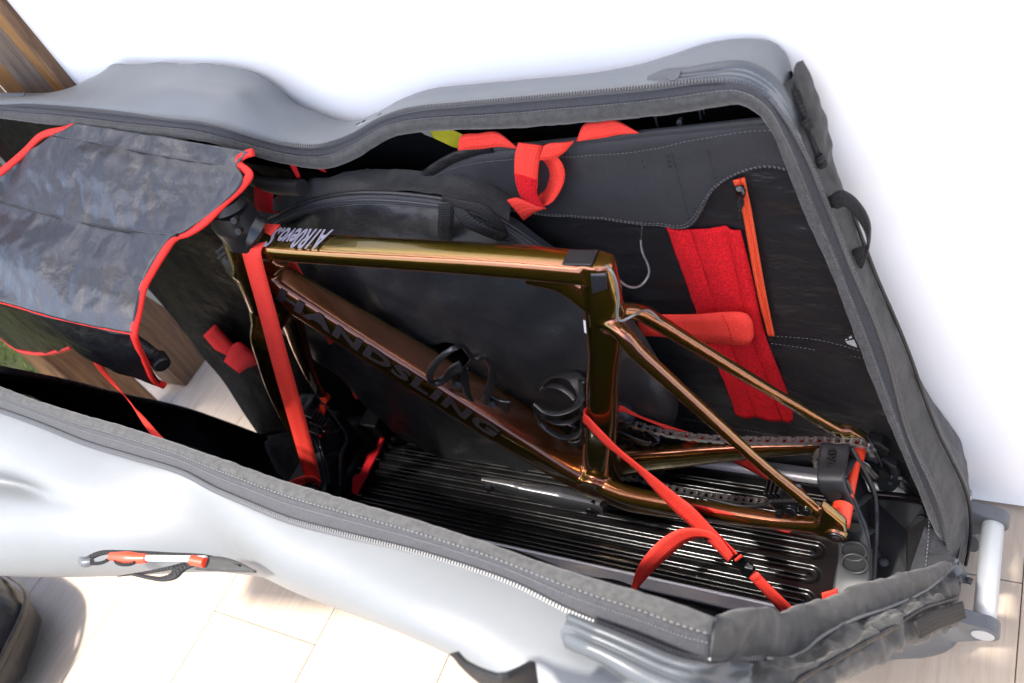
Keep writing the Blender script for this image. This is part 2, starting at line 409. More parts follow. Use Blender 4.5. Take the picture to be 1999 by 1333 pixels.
# dark cloth bag on the floor, bottom left
def lump(c, s, wr, m, seed, flat=.0):
    rows = []
    for j in range(9):
        t = -math.pi/2+math.pi*j/8; cz_ = math.copysign(abs(math.sin(t))**.55, math.sin(t)); cr_ = abs(math.cos(t))**.4
        row = []
        for i in range(24):
            a = 2*math.pi*i/24; ca, sa = math.cos(a), math.sin(a)
            row.append(V((c[0]+s[0]*cr_*math.copysign(abs(ca)**.5, ca), c[1]+s[1]*cr_*math.copysign(abs(sa)**.5, sa), c[2]+s[2]*cz_)))
        rows.append(row+[row[0]])
    return rows
db = thing('soft_bag', (-1.62, -.78, FZ), 'black cloth bag slumped on the pale floor at the bottom left corner', 'bag')
rows = lump((-1.625, -.84, FZ+.10), (.36, .38, .10), None, None, 1)
loft('body', rows, 130, 60, 'bagcloth', db, wr=(.020, 8, (1, 1, .35)))
tube('seam_piping', [(-1.265, -1.13, FZ+.10), (-1.242, -.93, FZ+.125), (-1.238, -.76, FZ+.115), (-1.265, -.60, FZ+.125), (-1.35, -.48, FZ+.11), (-1.52, -.445, FZ+.12)], (.006, .022), 'bagcloth', db, n=60)

# ================================================================== TRAVEL CASE
bagr = thing('travel_case', (0, 0, FZ), 'large grey and black soft bicycle travel case standing unzipped and wide open', 'travel case')
LIPF = [(-1.212,0.103,0.7706),(-1.0476,0.098,0.7528),(-0.9521,0.093,0.7438),(-0.858,0.088,0.7298),(-0.74,0.083,0.7156),(-0.6043,0.078,0.6936),(-0.4595,0.073,0.6733),(-0.4177,0.0748,0.6529),(-0.3598,0.084,0.6199),(-0.3084,0.0914,0.6014),(-0.2848,0.0943,0.5986),(-0.2346,0.095,0.6093),(-0.1354,0.095,0.6447),(-0.0701,0.095,0.6487),(0.0589,0.095,0.6438),(0.1304,0.095,0.6445),(0.1925,0.095,0.6449),(0.267,0.097,0.6463),(0.3144,0.1,0.6489),(0.3332,0.1,0.649),(0.3527,0.1,0.6336),(0.3633,0.1,0.6062),(0.3717,0.1,0.5607),(0.3774,0.1,0.5186),(0.3858,0.098,0.4761),(0.4059,0.09,0.3922),(0.4232,0.08,0.3022),(0.4447,0.065,0.2051),(0.4639,0.05,0.1306),(0.493,0.03,0.0184),(0.5215,0.005,-0.0838)]
ZIPF = [(-1.2647,0.131,0.7641),(-1.0784,0.121,0.7531),(-0.9779,0.116,0.7464),(-0.8918,0.111,0.7442),(-0.7655,0.101,0.7348),(-0.6411,0.096,0.7174),(-0.5271,0.091,0.6998),(-0.4359,0.086,0.6867),(-0.4003,0.0898,0.6671),(-0.3551,0.098,0.6396),(-0.3171,0.1041,0.6247),(-0.2897,0.1081,0.6197),(-0.2249,0.11,0.6301),(-0.1538,0.11,0.654),(-0.098,0.11,0.6648),(-0.0146,0.11,0.6658),(0.0856,0.11,0.6652),(0.1768,0.11,0.6647),(0.2368,0.11,0.6647),(0.2665,0.113,0.6634),(0.311,0.117,0.6597),(0.3355,0.12,0.6524),(0.3552,0.12,0.6375),(0.3685,0.12,0.612),(0.3798,0.12,0.5813),(0.3922,0.118,0.5389),(0.3997,0.115,0.5048),(0.4127,0.11,0.4454),(0.4279,0.1,0.3827),(0.4461,0.092,0.3108),(0.4579,0.083,0.2552),(0.4781,0.06,0.1254),(0.5064,0.035,0.0461),(0.5221,0.018,-0.0076),(0.5314,-0.012,-0.079)]
MIDF = [a.lerp(b, .5)+V((0, .004, .004)) for a, b in zip(cr(LIPF, 120), cr(ZIPF, 120))]
Q3F = [a.lerp(b, .42) for a, b in zip(cr(LIPF, 120), cr(ZIPF, 120))]
LIN = [p+V((0, .004, -.010)) for p in cr(LIPF, 120)]
loft('lip_binding', [LIN, LIPF, Q3F], 260, 8, 'binding', bagr, wr=(.0009, 50), thick=.004)
loft('zip_tape', [Q3F, MIDF, ZIPF], 260, 6, 'tape', bagr, thick=.0016)
tube('zip_cord', [p+V((0, -.002, .0012)) for p in cr(ZIPF, 200)], (.0075, .002), 'dteeth', bagr, n=200)
teeth('zip_teeth', [p+V((0, -.002, .0024)) for p in cr(ZIPF, 200)], 'teeth', bagr, (0, -.5, 1))
stitches('stitching', [[a.lerp(b, .33)+V((0, -.0015, .003)) for a, b in zip(cr(LIPF, 120), cr(ZIPF, 120))], [a.lerp(b, .88)+V((0, -.0015, .003)) for a, b in zip(cr(LIPF, 120), cr(ZIPF, 120))]], 'thread', bagr, step=.005, r=.00045)

# far shell: zip edge, crease, top, back
ZT = [(-1.2647,0.131,0.7641),(-1.0784,0.121,0.7531),(-0.9779,0.116,0.7464),(-0.8918,0.111,0.7442),(-0.7655,0.101,0.7348),(-0.6411,0.096,0.7174),(-0.5271,0.091,0.6998),(-0.4359,0.086,0.6867),(-0.4003,0.0898,0.6671),(-0.3551,0.098,0.6396),(-0.3171,0.1041,0.6247),(-0.2897,0.1081,0.6197),(-0.2249,0.11,0.6301),(-0.1538,0.11,0.654),(-0.098,0.11,0.6648),(-0.0146,0.11,0.6658),(0.0856,0.11,0.6652),(0.1768,0.11,0.6647),(0.2368,0.11,0.6647),(0.2665,0.113,0.6634),(0.311,0.117,0.6597),(0.3355,0.12,0.6524),(0.3552,0.12,0.6375),(0.3669,0.12,0.6154),(0.3798,0.12,0.5813),(0.3867,0.12,0.5549)]
CRS = [(-1.2796,0.149,0.7715),(-1.0979,0.139,0.7564),(-0.978,0.124,0.7536),(-0.8811,0.119,0.749),(-0.7691,0.117,0.7406),(-0.6878,0.116,0.7374),(-0.6008,0.116,0.7327),(-0.5241,0.116,0.7352),(-0.4664,0.114,0.7325),(-0.4071,0.114,0.7238),(-0.384,0.1182,0.714),(-0.3724,0.1188,0.692),(-0.3552,0.122,0.6628),(-0.3279,0.1265,0.6331),(-0.2879,0.132,0.6221),(-0.2361,0.132,0.6255),(-0.1661,0.132,0.6478),(-0.1067,0.132,0.6591),(-0.0279,0.132,0.6611),(0.0747,0.132,0.6615),(0.1674,0.132,0.6605),(0.2287,0.132,0.6607),(0.2708,0.134,0.6627),(0.311,0.136,0.6645),(0.3377,0.138,0.6612),(0.3587,0.14,0.6435),(0.372,0.14,0.6128),(0.3781,0.142,0.5733),(0.3843,0.142,0.5401)]
TOP = [(-1.3061,0.19,0.7927),(-1.1564,0.185,0.7589),(-1.0743,0.18,0.7357),(-0.9944,0.178,0.7292),(-0.9173,0.177,0.7233),(-0.8435,0.177,0.7276),(-0.7609,0.178,0.7438),(-0.6978,0.18,0.756),(-0.6282,0.183,0.7476),(-0.5372,0.185,0.7345),(-0.4686,0.186,0.7221),(-0.4251,0.186,0.7062),(-0.3944,0.184,0.6815),(-0.3737,0.182,0.6475),(-0.3382,0.181,0.6271),(-0.2848,0.18,0.6063),(-0.2096,0.181,0.6203),(-0.1599,0.182,0.636),(-0.1143,0.183,0.6434),(-0.0355,0.184,0.6428),(0.1178,0.185,0.6402),(0.1644,0.186,0.6415),(0.2011,0.187,0.6452),(0.242,0.188,0.6541),(0.2752,0.189,0.6613),(0.3157,0.19,0.6625),(0.3468,0.19,0.6558),(0.3607,0.19,0.638),(0.3634,0.19,0.6147),(0.3679,0.19,0.5696),(0.373,0.19,0.5067)]
N_ = 170
zt, cs_, tp = cr(ZT, N_), cr(CRS, N_), cr(TOP, N_)
zin = [p+V((0, -.003, -.001)) for p in zt]
back1 = [p+V((0, .005, -.018)) for p in tp]
back2 = [V((p.x, .1955, p.z-.12)) for p in tp]
back3 = [V((p.x, .1955, max(-.1, p.z-.5))) for p in tp]
back4 = [V((min(max(p.x, -.9), .48), .17, -.16)) for p in tp]
half = [a.lerp(b, .5)+V((0, 0, .002)) for a, b in zip(cs_, tp)]
h2 = [a.lerp(b, .85)+V((0, 0, .002)) for a, b in zip(cs_, tp)]
shell_f = loft('side_shell', [zin, [a.lerp(b, .5)+V((0, 0, .0015)) for a, b in zip(zt, cs_)], cs_, half, h2, tp, back1, back2, back3, back4], 220, 70, 'shell', bagr, thick=.004, label='far half of the hard grey side shell')
# moulded corner guard along the rear top corner, with a round button
cgz = [(0.2307,0.112,0.6625),(0.2654,0.115,0.6614),(0.3101,0.119,0.6577),(0.3346,0.122,0.6504),(0.3544,0.122,0.6355),(0.3678,0.122,0.6099),(0.3791,0.122,0.5791),(0.3839,0.122,0.5534)]
cgo = [(0.2272,0.134,0.6622),(0.247,0.136,0.6653),(0.2726,0.137,0.6617),(0.3043,0.139,0.6632),(0.3337,0.142,0.6596),(0.359,0.144,0.6406),(0.374,0.144,0.6063),(0.3818,0.144,0.5538)]
def up(P, d): return [p+V((0, 0, d)) for p in P]
ga, gb_ = cr(cgz, 60), cr(cgo, 60)
rw = []
for t, d in ((0, .001), (.12, .006), (.22, .003), (.34, .007), (.46, .0035), (.6, .0075), (.78, .0085), (.93, .007), (1, .001)):
    rw.append([a.lerp(b, t)+V((0, -.001, d*min(1, .35+i/16))) for i, (a, b) in enumerate(zip(ga, gb_))])
loft('corner_guard', rw, 90, 40, 'guard', bagr, thick=.002)
bpos = (0.2619,0.123,0.6614)
bt = Bag(); bt.add(*cyl(V(bpos)+V((0, 0, .004)), V(bpos)+V((0, -.002, .009)), .0078, .0072, 24)[:2]); bt.make('snap_button', 'guard', bagr, auto=40)
# front corner guard at left edge
ga = cr([(-1.3202,0.156,0.7533),(-1.1308,0.146,0.7406),(-1.0261,0.141,0.7346),(-0.9558,0.137,0.7332),(-0.9075,0.134,0.7352)], 40); gb_ = cr([(-1.3401,0.178,0.7612),(-1.1536,0.168,0.7453),(-1.0229,0.153,0.7479),(-0.9415,0.149,0.7427),(-0.9032,0.14,0.7379)], 40)
loft('corner_guard', [[a.lerp(b, t)+V((0, -.001, d)) for a, b in zip(ga, gb_)] for t, d in ((0, .001), (.15, .006), (.4, .008), (.75, .008), (.92, .006), (1, .001))], 50, 24, 'guard', bagr, thick=.002)
bpos = (-0.9359,0.141,0.7371)
bt = Bag(); bt.add(*cyl(V(bpos)+V((0, 0, .006)), V(bpos)+V((0, -.002, .011)), .008, .0074, 24)[:2]); bt.make('snap_button', 'guard', bagr, auto=40)
# small printed mark beside the zip at the waist
lb = Bag()
for q in ([(-0.2234,0.128,0.6294),(-0.1734,0.128,0.6438),(-0.1707,0.132,0.6431),(-0.2211,0.133,0.6289)], ): lb.add([V(p)+V((0, 0, .004)) for p in q], [(0, 1, 2, 3)])
lb.make('print_panel', 'white', bagr)
for q in ([(-0.2205,0.129,0.632),(-0.2097,0.129,0.6355),(-0.2115,0.1275,0.6342),(-0.2223,0.1275,0.6306)], [(-0.2089,0.13,0.6347),(-0.2006,0.13,0.6376),(-0.2006,0.1285,0.6361),(-0.2089,0.1285,0.6332)], [(-0.1786,0.131,0.6411),(-0.1679,0.131,0.6453),(-0.1678,0.1295,0.6439),(-0.1781,0.1295,0.6404)]):
    Bag().add([V(p)+V((0, -.001, .006)) for p in q], [(0, 1, 2, 3)]).make('print_mark', 'threadk', bagr)

# glossy inner face of the far shell behind the pocket
inn = [V((p.x, .105, p.z-.016)) for p in cr(ZT, 60)]
loft('shell_lining', [[V((p.x, .12, p.z-.012)) for p in cr(ZT, 60)], [V((p.x, .172, p.z-.02)) for p in cr(ZT, 60)], [V((p.x, .180, p.z-.10)) for p in cr(ZT, 60)], [V((p.x, .178, p.z-.30)) for p in cr(ZT, 60)]], 120, 24, 'shell_in', bagr)
mesh('inner_sticker', [(-0.1369,0.165,0.5941),(-0.1085,0.165,0.5972),(-0.0823,0.165,0.5811),(-0.0984,0.165,0.5571),(-0.1105,0.165,0.5615),(-0.1355,0.165,0.5796)], [(0, 1, 2, 3, 4, 5)], 'yellow', bagr, thick=.0008, smooth=False)
mesh('inner_sticker', [(-0.1561,0.164,0.5982),(-0.136,0.164,0.5948),(-0.1346,0.164,0.5804),(-0.1459,0.164,0.5866)], [(0, 1, 2, 3)], 'label', bagr, thick=.0008, smooth=False)
mesh('shell_rib', [(-0.2695,0.125,0.585),(-0.1761,0.125,0.6193),(-0.1774,0.125,0.6123),(-0.2009,0.125,0.6058),(-0.2461,0.125,0.5874),(-0.2617,0.125,0.5817)], [(0, 1, 2, 3, 4, 5)], 'guard', bagr, thick=.003, smooth=False)
for q in [(0.2025,0.165,0.5983),(0.207,0.165,0.5979),(0.2049,0.165,0.5723),(0.2029,0.165,0.5724)], [(0.2609,0.165,0.6002),(0.2621,0.165,0.6001),(0.261,0.165,0.5782),(0.2597,0.165,0.5784)], [(0.2659,0.165,0.6005),(0.2665,0.165,0.6004),(0.2663,0.165,0.5852),(0.2657,0.165,0.5852)]:
    mesh('shell_rib', q, [(0, 1, 2, 3)], 'timberg' if q[0][0] < .2 else 'guard', bagr, thick=.002, smooth=False)
for q in [(0.2396,0.15,0.5855),(-0.2566,0.13,0.5501),(-0.2791,0.13,0.5351),(-0.2632,0.13,0.5345)]:
    B = Bag(); B.add(*cyl(V(q)+V((0, .004, 0)), V(q)+V((.001, -.004, .003)), .0045, .0035, 14)[:2]); B.make('screw', 'bolt', bagr, auto=40)

# far lining: front dark part and rear ripstop panel
FE = [(-0.9305,0.02,-0.1227),(-0.9408,0.035,-0.0695),(-0.9692,0.055,-0.0136),(-1.008,0.085,0.065),(-1.0427,0.105,0.1447),(-1.0517,0.115,0.2005),(-1.0641,0.125,0.2461),(-1.0896,0.14,0.3342),(-1.1258,0.155,0.4768),(-1.1631,0.165,0.6127),(-1.2065,0.17,0.7371)]
fe = cr(FE, 30)
far_top = [V((-1.10, .16, .70)), V((-.9, .15, .68)), V((-.62, .145, .62)), V((-.40, .14, .53)), V((-.2, .14, .50)), V((.1, .14, .48))]
def rowf(t):
    a = fe[int(t*29)]; k = t
    return [a, a.lerp(V((-.62, .14, -.13+.73*k)), .5), V((-.62, .14, -.13+.73*k)), V((-.3, .145, -.13+.66*k)), V((.1, .15, -.13+.62*k))]
loft('front_lining', [rowf(t) for t in (0, .2, .4, .6, .8, 1)], 90, 70, 'dark', bagr, wr=(.007, 9, (1, 1, .5)))
PAN = [[(-0.2129,0.139,0.5257),(-0.0801,0.139,0.5679),(0.0446,0.138,0.5712),(0.192,0.138,0.5818),(0.2882,0.138,0.5849),(0.3623,0.136,0.5792)],
       [(-0.2777,0.139,0.4122),(-0.1506,0.139,0.4232),(0.0281,0.139,0.4226),(0.1889,0.138,0.4415),(0.2964,0.137,0.4668),(0.388,0.133,0.4778)],
       [(-0.4235,0.14,0.2009),(-0.2399,0.14,0.2412),(-0.0327,0.139,0.2557),(0.1473,0.138,0.2797),(0.3046,0.136,0.3216),(0.4165,0.126,0.3511)],
       [(-0.5974,0.141,-0.0463),(-0.3448,0.14,0.0261),(-0.1045,0.14,0.0597),(0.1059,0.138,0.1184),(0.2795,0.136,0.1673),(0.4441,0.112,0.2314)],
       [(-0.7313,0.141,-0.2692),(-0.4488,0.14,-0.1872),(-0.17,0.14,-0.1202),(0.0637,0.138,-0.0458),(0.2524,0.136,0.001),(0.4692,0.092,0.1187)],
       [V((-.62, .141, -.125)), V((-.3, .141, -.125)), V((0, .14, -.125)), V((.2, .139, -.125)), V((.42, .137, -.125)), V((.505, .06, -.10))]]
loft('rear_lining', PAN, 150, 100, 'lining', bagr, wr=(.0045, 14, (.55, 1, 1.6)))
TW = [[(-0.195,0.134,0.5074),(-0.1453,0.134,0.5434),(-0.0862,0.134,0.5678),(-0.0217,0.134,0.5796),(0.0588,0.133,0.5826),(0.1614,0.133,0.5872),(0.2605,0.133,0.5917),(0.3501,0.132,0.5957),(0.3723,0.131,0.5946)],
      [(-0.1892,0.128,0.5084),(-0.1313,0.128,0.543),(-0.0823,0.128,0.5608),(-0.0209,0.128,0.5715),(0.0595,0.127,0.5741),(0.1623,0.127,0.5787),(0.2616,0.127,0.5838),(0.3509,0.127,0.587),(0.3729,0.127,0.5853)],
      [(-0.19,0.13,0.4966),(-0.137,0.129,0.5118),(-0.0879,0.128,0.5223),(-0.0214,0.128,0.5271),(0.0559,0.127,0.5282),(0.1532,0.127,0.5307),(0.2506,0.127,0.542),(0.3383,0.127,0.5521),(0.376,0.126,0.5507)],
      [(-0.1841,0.134,0.4848),(-0.1363,0.132,0.4834),(-0.0831,0.131,0.479),(-0.0345,0.13,0.4691),(0.0372,0.13,0.4602),(0.1203,0.129,0.4496),(0.1838,0.129,0.4389),(0.2251,0.129,0.4404),(0.2751,0.129,0.5042),(0.3309,0.129,0.5322),(0.3802,0.127,0.5247)]]
g = grid(TW, 140, 36, False, False, (.0035, 16)); vs, fs, uv = gmesh(g)
mesh('pocket_band', vs, fs, 'twill', bagr, uvs=uv, thick=.0025, off=1)
tube('pocket_hem', [V(p)+V((0, -.004, .0)) for p in TW[0]], (.008, .010), 'twill', bagr, n=90)
tube('elastic_binding', [(-0.1879,0.126,0.5121),(-0.1386,0.126,0.5479),(-0.0897,0.126,0.5701),(-0.0458,0.126,0.5815),(-0.0156,0.126,0.5848)], (.006, .016), 'coverdark', bagr, n=30)
stitches('stitching', [[p+V((0, -.0045, 0)) for p in g[5]], [p+V((0, -.004, 0)) for p in g[34]], [p+V((0, -.004, 0)) for p in g[33]]], 'thread', bagr)
stitches('stitching', [[(0.1925,0.122,0.5556),(0.1908,0.122,0.5348)], [(0.2242,0.122,0.56),(0.2238,0.122,0.538)], [(0.2268,0.122,0.5599),(0.2264,0.122,0.5379)], [(0.2326,0.122,0.5626),(0.2285,0.123,0.4478)], [(0.2776,0.122,0.5636),(0.2768,0.123,0.5109)], [(0.2276,0.123,0.4496),(0.2553,0.123,0.4769),(0.2769,0.124,0.5068)], [(0.2247,0.123,0.4549),(0.2538,0.123,0.482),(0.2751,0.124,0.5101)],
   [(0.2667,0.133,0.4364),(0.2573,0.133,0.3623)], [(0.2914,0.133,0.4275),(0.294,0.133,0.344),(0.2921,0.132,0.2307)], [(0.3082,0.133,0.4701),(0.2989,0.133,0.3245),(0.3017,0.131,0.2261)], [(0.2878,0.131,0.2203),(0.3607,0.126,0.22),(0.4224,0.112,0.2152)], [(0.2894,0.131,0.2126),(0.3597,0.126,0.2111),(0.4218,0.112,0.2075)], [(0.2367,0.132,0.0105),(0.2383,0.132,-0.0397)], [(0.2809,0.131,0.0202),(0.2845,0.131,-0.0212)]], 'threadk', bagr)
stitches('stitching', [[(0.2904,0.1305,0.2267),(0.362,0.1255,0.2294),(0.4235,0.1115,0.2266)], [(0.2913,0.1305,0.2099),(0.3593,0.1255,0.2072),(0.4237,0.1115,0.2138)], [(0.0295,0.133,0.0004),(0.1637,0.133,-0.0194),(0.2983,0.13,-0.0284)]], 'thread', bagr)
# red velcro field in three quilted columns
def vcol(a, b, nm='velcro_panel'):
    g_ = grid([a, [p.lerp(q, .5)+V((0, -.004, 0)) for p, q in zip(map(V, a), map(V, b))], b], 50, 12, wr=(.0018, 22)); vs, fs, uv = gmesh(g_)
    mesh(nm, vs, fs, 'velcro', bagr, uvs=uv, thick=.002)
e0 = [(0.189,0.133,0.4333),(0.1901,0.133,0.3524),(0.1943,0.132,0.1984),(0.2002,0.132,0.1112),(0.2027,0.131,0.0168)]
e1 = [(0.2207,0.133,0.4295),(0.2224,0.133,0.3454),(0.2279,0.132,0.2134),(0.2339,0.132,0.1222),(0.2367,0.131,0.0189)]
e2 = [(0.2687,0.133,0.4364),(0.2671,0.133,0.3479),(0.2634,0.132,0.2168),(0.2725,0.131,0.1176),(0.2787,0.131,0.0157)]
e3 = [(0.2877,0.133,0.4284),(0.2879,0.133,0.3486),(0.2857,0.132,0.2223),(0.297,0.13,0.1111),(0.3,0.13,0.0238)]
vcol(e0, e1); vcol(e1, e2); vcol(e2, e3)
# orange zip with slider and cord
strap('orange_zip_tape', [(0.2956,0.128,0.5138),(0.2975,0.128,0.4945),(0.2979,0.128,0.4731),(0.2913,0.127,0.3205),(0.2915,0.126,0.232)], [(0.3105,0.128,0.5179),(0.3099,0.128,0.4973),(0.3095,0.128,0.4745),(0.3032,0.127,0.326),(0.301,0.126,0.2329)], 60, 'orange', bagr, thick=.002)
tube('zip_coil', [(0.3042,0.126,0.5175),(0.3045,0.126,0.4993),(0.3044,0.126,0.4748),(0.298,0.125,0.3249),(0.2969,0.124,0.2359)], (.003, .0022), 'orangep', bagr, n=60)
B = Bag(); B.add(*sweep([(0.3043,0.121,0.5116),(0.3049,0.119,0.5053),(0.3035,0.121,0.494)], [(.010, .006), (.013, .009), (.009, .006)], 10, (0, -1, 0), e=2.6)[:2]); B.make('zip_slider', 'gloss', bagr)
tube('pull_cord', [(0.305,0.118,0.5014),(0.3045,0.118,0.4852),(0.2993,0.117,0.4764),(0.2993,0.117,0.4862),(0.3045,0.117,0.4975),(0.299,0.117,0.4747),(0.2954,0.118,0.4604),(0.2964,0.118,0.4553)], .0032, 'webbing', bagr, n=50)
# horizontal red webbing loop on the velcro
strap('webbing_loop', [(0.1004,0.12,0.26),(0.1371,0.117,0.274),(0.1952,0.112,0.2849),(0.2762,0.104,0.3026),(0.2833,0.104,0.2917),(0.2817,0.106,0.265),(0.2762,0.11,0.2435),(0.2645,0.116,0.2265)], [(0.0977,0.12,0.2209),(0.1276,0.117,0.226),(0.1819,0.112,0.2276),(0.2487,0.104,0.2333),(0.2632,0.104,0.2359),(0.272,0.106,0.2389),(0.2725,0.11,0.2387),(0.2588,0.118,0.2145)], 60, 'red', bagr, thick=.002)
strap('webbing_loop', [(0.1634,0.122,0.2614),(0.2288,0.118,0.2742),(0.2715,0.112,0.2914)], [(0.163,0.122,0.2535),(0.2285,0.118,0.2654),(0.2653,0.112,0.2814)], 12, 'red', bagr, thick=.002)
stitches('stitching', [[(0.18,0.112,0.2661),(0.1777,0.112,0.2364)], [(0.2436,0.105,0.294),(0.2477,0.104,0.2697),(0.2481,0.102,0.2389)]], 'reddeep', bagr, r=.0007)
# webbing along the pocket hem
strap('hem_webbing', [(-0.0651,0.12,0.5893),(-0.0545,0.126,0.6069),(-0.0264,0.128,0.6075),(0.0022,0.127,0.6078),(0.0268,0.12,0.5885)], [(-0.0626,0.118,0.589),(-0.0571,0.122,0.5872),(-0.0306,0.124,0.5856),(0,0.122,0.5886),(0.0277,0.119,0.5859)], 30, 'red', bagr, thick=.002)
strap('hem_webbing', [(0.1167,0.119,0.5929),(0.13,0.126,0.6105),(0.1502,0.128,0.6111),(0.1719,0.127,0.6123),(0.2005,0.119,0.599)], [(0.1181,0.117,0.5928),(0.1325,0.121,0.5917),(0.1527,0.123,0.5918),(0.1752,0.121,0.5963),(0.2012,0.118,0.5983)], 30, 'red', bagr, thick=.002)
tie = strap('webbing_tie', [(0.043,0.106,0.6051),(0.0328,0.104,0.5894),(0.0196,0.103,0.5588),(0.0126,0.104,0.5337),(0.0124,0.104,0.5157),(0.028,0.104,0.5007)], [(0.076,0.108,0.5964),(0.0604,0.104,0.5712),(0.0458,0.103,0.5386),(0.0374,0.104,0.5204),(0.0363,0.104,0.5096),(0.0417,0.104,0.4949)], 40, 'red', bagr)
strap('tie_velcro', [(0.0205,0.1018,0.5598),(0.0138,0.1025,0.535),(0.0136,0.1025,0.517),(0.0283,0.1025,0.5039)], [(0.0493,0.1018,0.5482),(0.0413,0.1025,0.5287),(0.0387,0.1025,0.5181),(0.0411,0.1025,0.4999)], 24, 'velcro', tie, thick=.0012)
strap('tie_loop', [(0.0272,0.105,0.4998),(0.0483,0.106,0.5021),(0.0709,0.107,0.522),(0.0866,0.108,0.5456),(0.0906,0.108,0.5646),(0.0859,0.108,0.5796),(0.0753,0.108,0.5868)], [(0.017,0.12,0.4922),(0.0269,0.128,0.5034),(0.0322,0.132,0.5088),(0.0332,0.136,0.5198),(0.0338,0.138,0.5358),(0.0347,0.138,0.5462),(0.0337,0.138,0.5515)], 50, 'red', tie)
strap('tie_band', [(0.0796,0.103,0.6002),(0.0893,0.103,0.6027),(0.106,0.106,0.6007),(0.1168,0.112,0.5976)], [(0.0637,0.103,0.5785),(0.0832,0.103,0.579),(0.1004,0.106,0.5852),(0.1146,0.112,0.5954)], 24, 'red', tie)
strap('tie_end', [(-0.0092,0.1,0.5162),(0.006,0.101,0.5186),(0.0198,0.102,0.51),(0.0319,0.103,0.5015)], [(0.0029,0.098,0.4804),(0.0109,0.099,0.4851),(0.0244,0.101,0.4924),(0.0377,0.103,0.4959)], 16, 'red', tie)
# care label
cl = mesh('care_label', [(0.3917,0.108,0.2527),(0.4192,0.098,0.2831),(0.4245,0.095,0.2526),(0.4083,0.1,0.2512),(0.3945,0.105,0.2502)], [(0, 1, 2, 3, 4)], 'threadk', bagr, thick=.0008, smooth=False)
B = Bag()
for k in range(9):
    a, b, c, d = [V(q) for q in [(0.4012,0.1025,0.261),(0.4137,0.098,0.2776),(0.4191,0.0945,0.2547),(0.4064,0.099,0.2563)]]
    t = k/9; p, q = a.lerp(b, t), d.lerp(c, t); p2, q2 = a.lerp(b, t+.05), d.lerp(c, t+.05)
    B.add([p.lerp(q, .35), p2.lerp(q2, .35), p2.lerp(q2, .98), p.lerp(q, .9+.08*(k % 2))], [(0, 1, 2, 3)])
    if k in (1, 2, 5, 6, 7): B.add([p.lerp(q, .02), p2.lerp(q2, .02), p2.lerp(q2, .2), p.lerp(q, .2)], [(0, 1, 2, 3)])
B.make('label_print', 'white', cl, smooth=False)

# rear gusset of the far half: zip to outer corner
GZ = ZIPF[20:]
GO = [(0.365,0.185,0.618),(0.38,0.185,0.5895),(0.3909,0.182,0.5551),(0.3949,0.18,0.5274),(0.3951,0.178,0.5013),(0.3991,0.176,0.4702),(0.4064,0.174,0.4228),(0.4258,0.165,0.3253),(0.4432,0.158,0.2599),(0.4653,0.15,0.1755),(0.4842,0.142,0.0989),(0.5081,0.132,0.0241),(0.5225,0.126,-0.0165),(0.5401,0.118,-0.0757),(0.5448,0.108,-0.1239),(0.5429,0.095,-0.1639),(0.5363,0.07,-0.1959),(0.5304,0.055,-0.2105)]
GZ = [(0.3577,0.124,0.6317),(0.3691,0.124,0.6069),(0.3786,0.124,0.5782),(0.3854,0.123,0.5582),(0.391,0.122,0.5357),(0.3988,0.118,0.5022),(0.4119,0.113,0.4426),(0.4271,0.103,0.3796),(0.4454,0.095,0.3074),(0.4572,0.086,0.2515),(0.4777,0.062,0.1225),(0.493,0.05,0.076),(0.5061,0.037,0.0429),(0.5218,0.02,-0.0111),(0.5308,-0.008,-0.0867)]
gz, go = cr(GZ, 60), cr(GO, 60)
GM = [a.lerp(b, .55)+V((.012, 0, .003)) for a, b in zip(gz, go)]
GB = [V((p.x-.01, .19, p.z-.02)) for p in go]
loft('rear_gusset', [gz, [a.lerp(b, .5) for a, b in zip(gz, GM)], GM, [a.lerp(b, .5)+V((.003, 0, 0)) for a, b in zip(GM, go)], go, GB], 150, 40, 'gusset', bagr, wr=(.0026, 20), label='charcoal cloth end of the far half')
tube('gusset_seam', [p+V((.0035, -.004, .002)) for p in GM[12:]], (.005, .004), 'coverdark', bagr, n=70)
tube('gusset_seam', [a.lerp(b, .72)+V((.007, -.004, .003)) for a, b in zip(gz, go)][20:], (.004, .003), 'binding', bagr, n=70)
# compression flap with cord at the rear top
FL = [[(0.3723,0.158,0.6294),(0.3785,0.15,0.588),(0.3855,0.145,0.5492),(0.3926,0.142,0.5108),(0.4012,0.14,0.4736)], [(0.3738,0.166,0.6366),(0.3853,0.158,0.6017),(0.3921,0.154,0.563),(0.3959,0.15,0.5226),(0.4035,0.148,0.4861)], [(0.3761,0.174,0.634),(0.3869,0.172,0.6101),(0.3947,0.17,0.5632),(0.3979,0.166,0.5317),(0.3999,0.164,0.511)]]
loft('cover_flap', [[V(p)+V((.006, -.003, .005)) for p in r] for r in FL], 50, 18, 'gusset', bagr, wr=(.004, 24), thick=.004)
tube('flap_cord', [(0.3761,0.15,0.6183),(0.3819,0.143,0.603),(0.3872,0.139,0.5873),(0.3896,0.137,0.5777),(0.3903,0.136,0.5645),(0.3937,0.135,0.5459),(0.3949,0.135,0.5291)], .0055, 'webbing', bagr, n=40)
tube('flap_cord', [(0.3801,0.152,0.6185),(0.3852,0.145,0.5979),(0.3882,0.141,0.5816),(0.3888,0.139,0.5665),(0.391,0.138,0.5472),(0.3985,0.138,0.5264)], .0045, 'webbing', bagr, n=40)
tube('cord_knot', [(0.3872,0.134,0.5884),(0.3915,0.132,0.5848),(0.3954,0.134,0.585)], .011, 'webbing', bagr, n=10)
tube('cord_knot', [(0.395,0.135,0.5386),(0.3978,0.134,0.5327),(0.399,0.135,0.526)], .012, 'webbing', bagr, n=10)
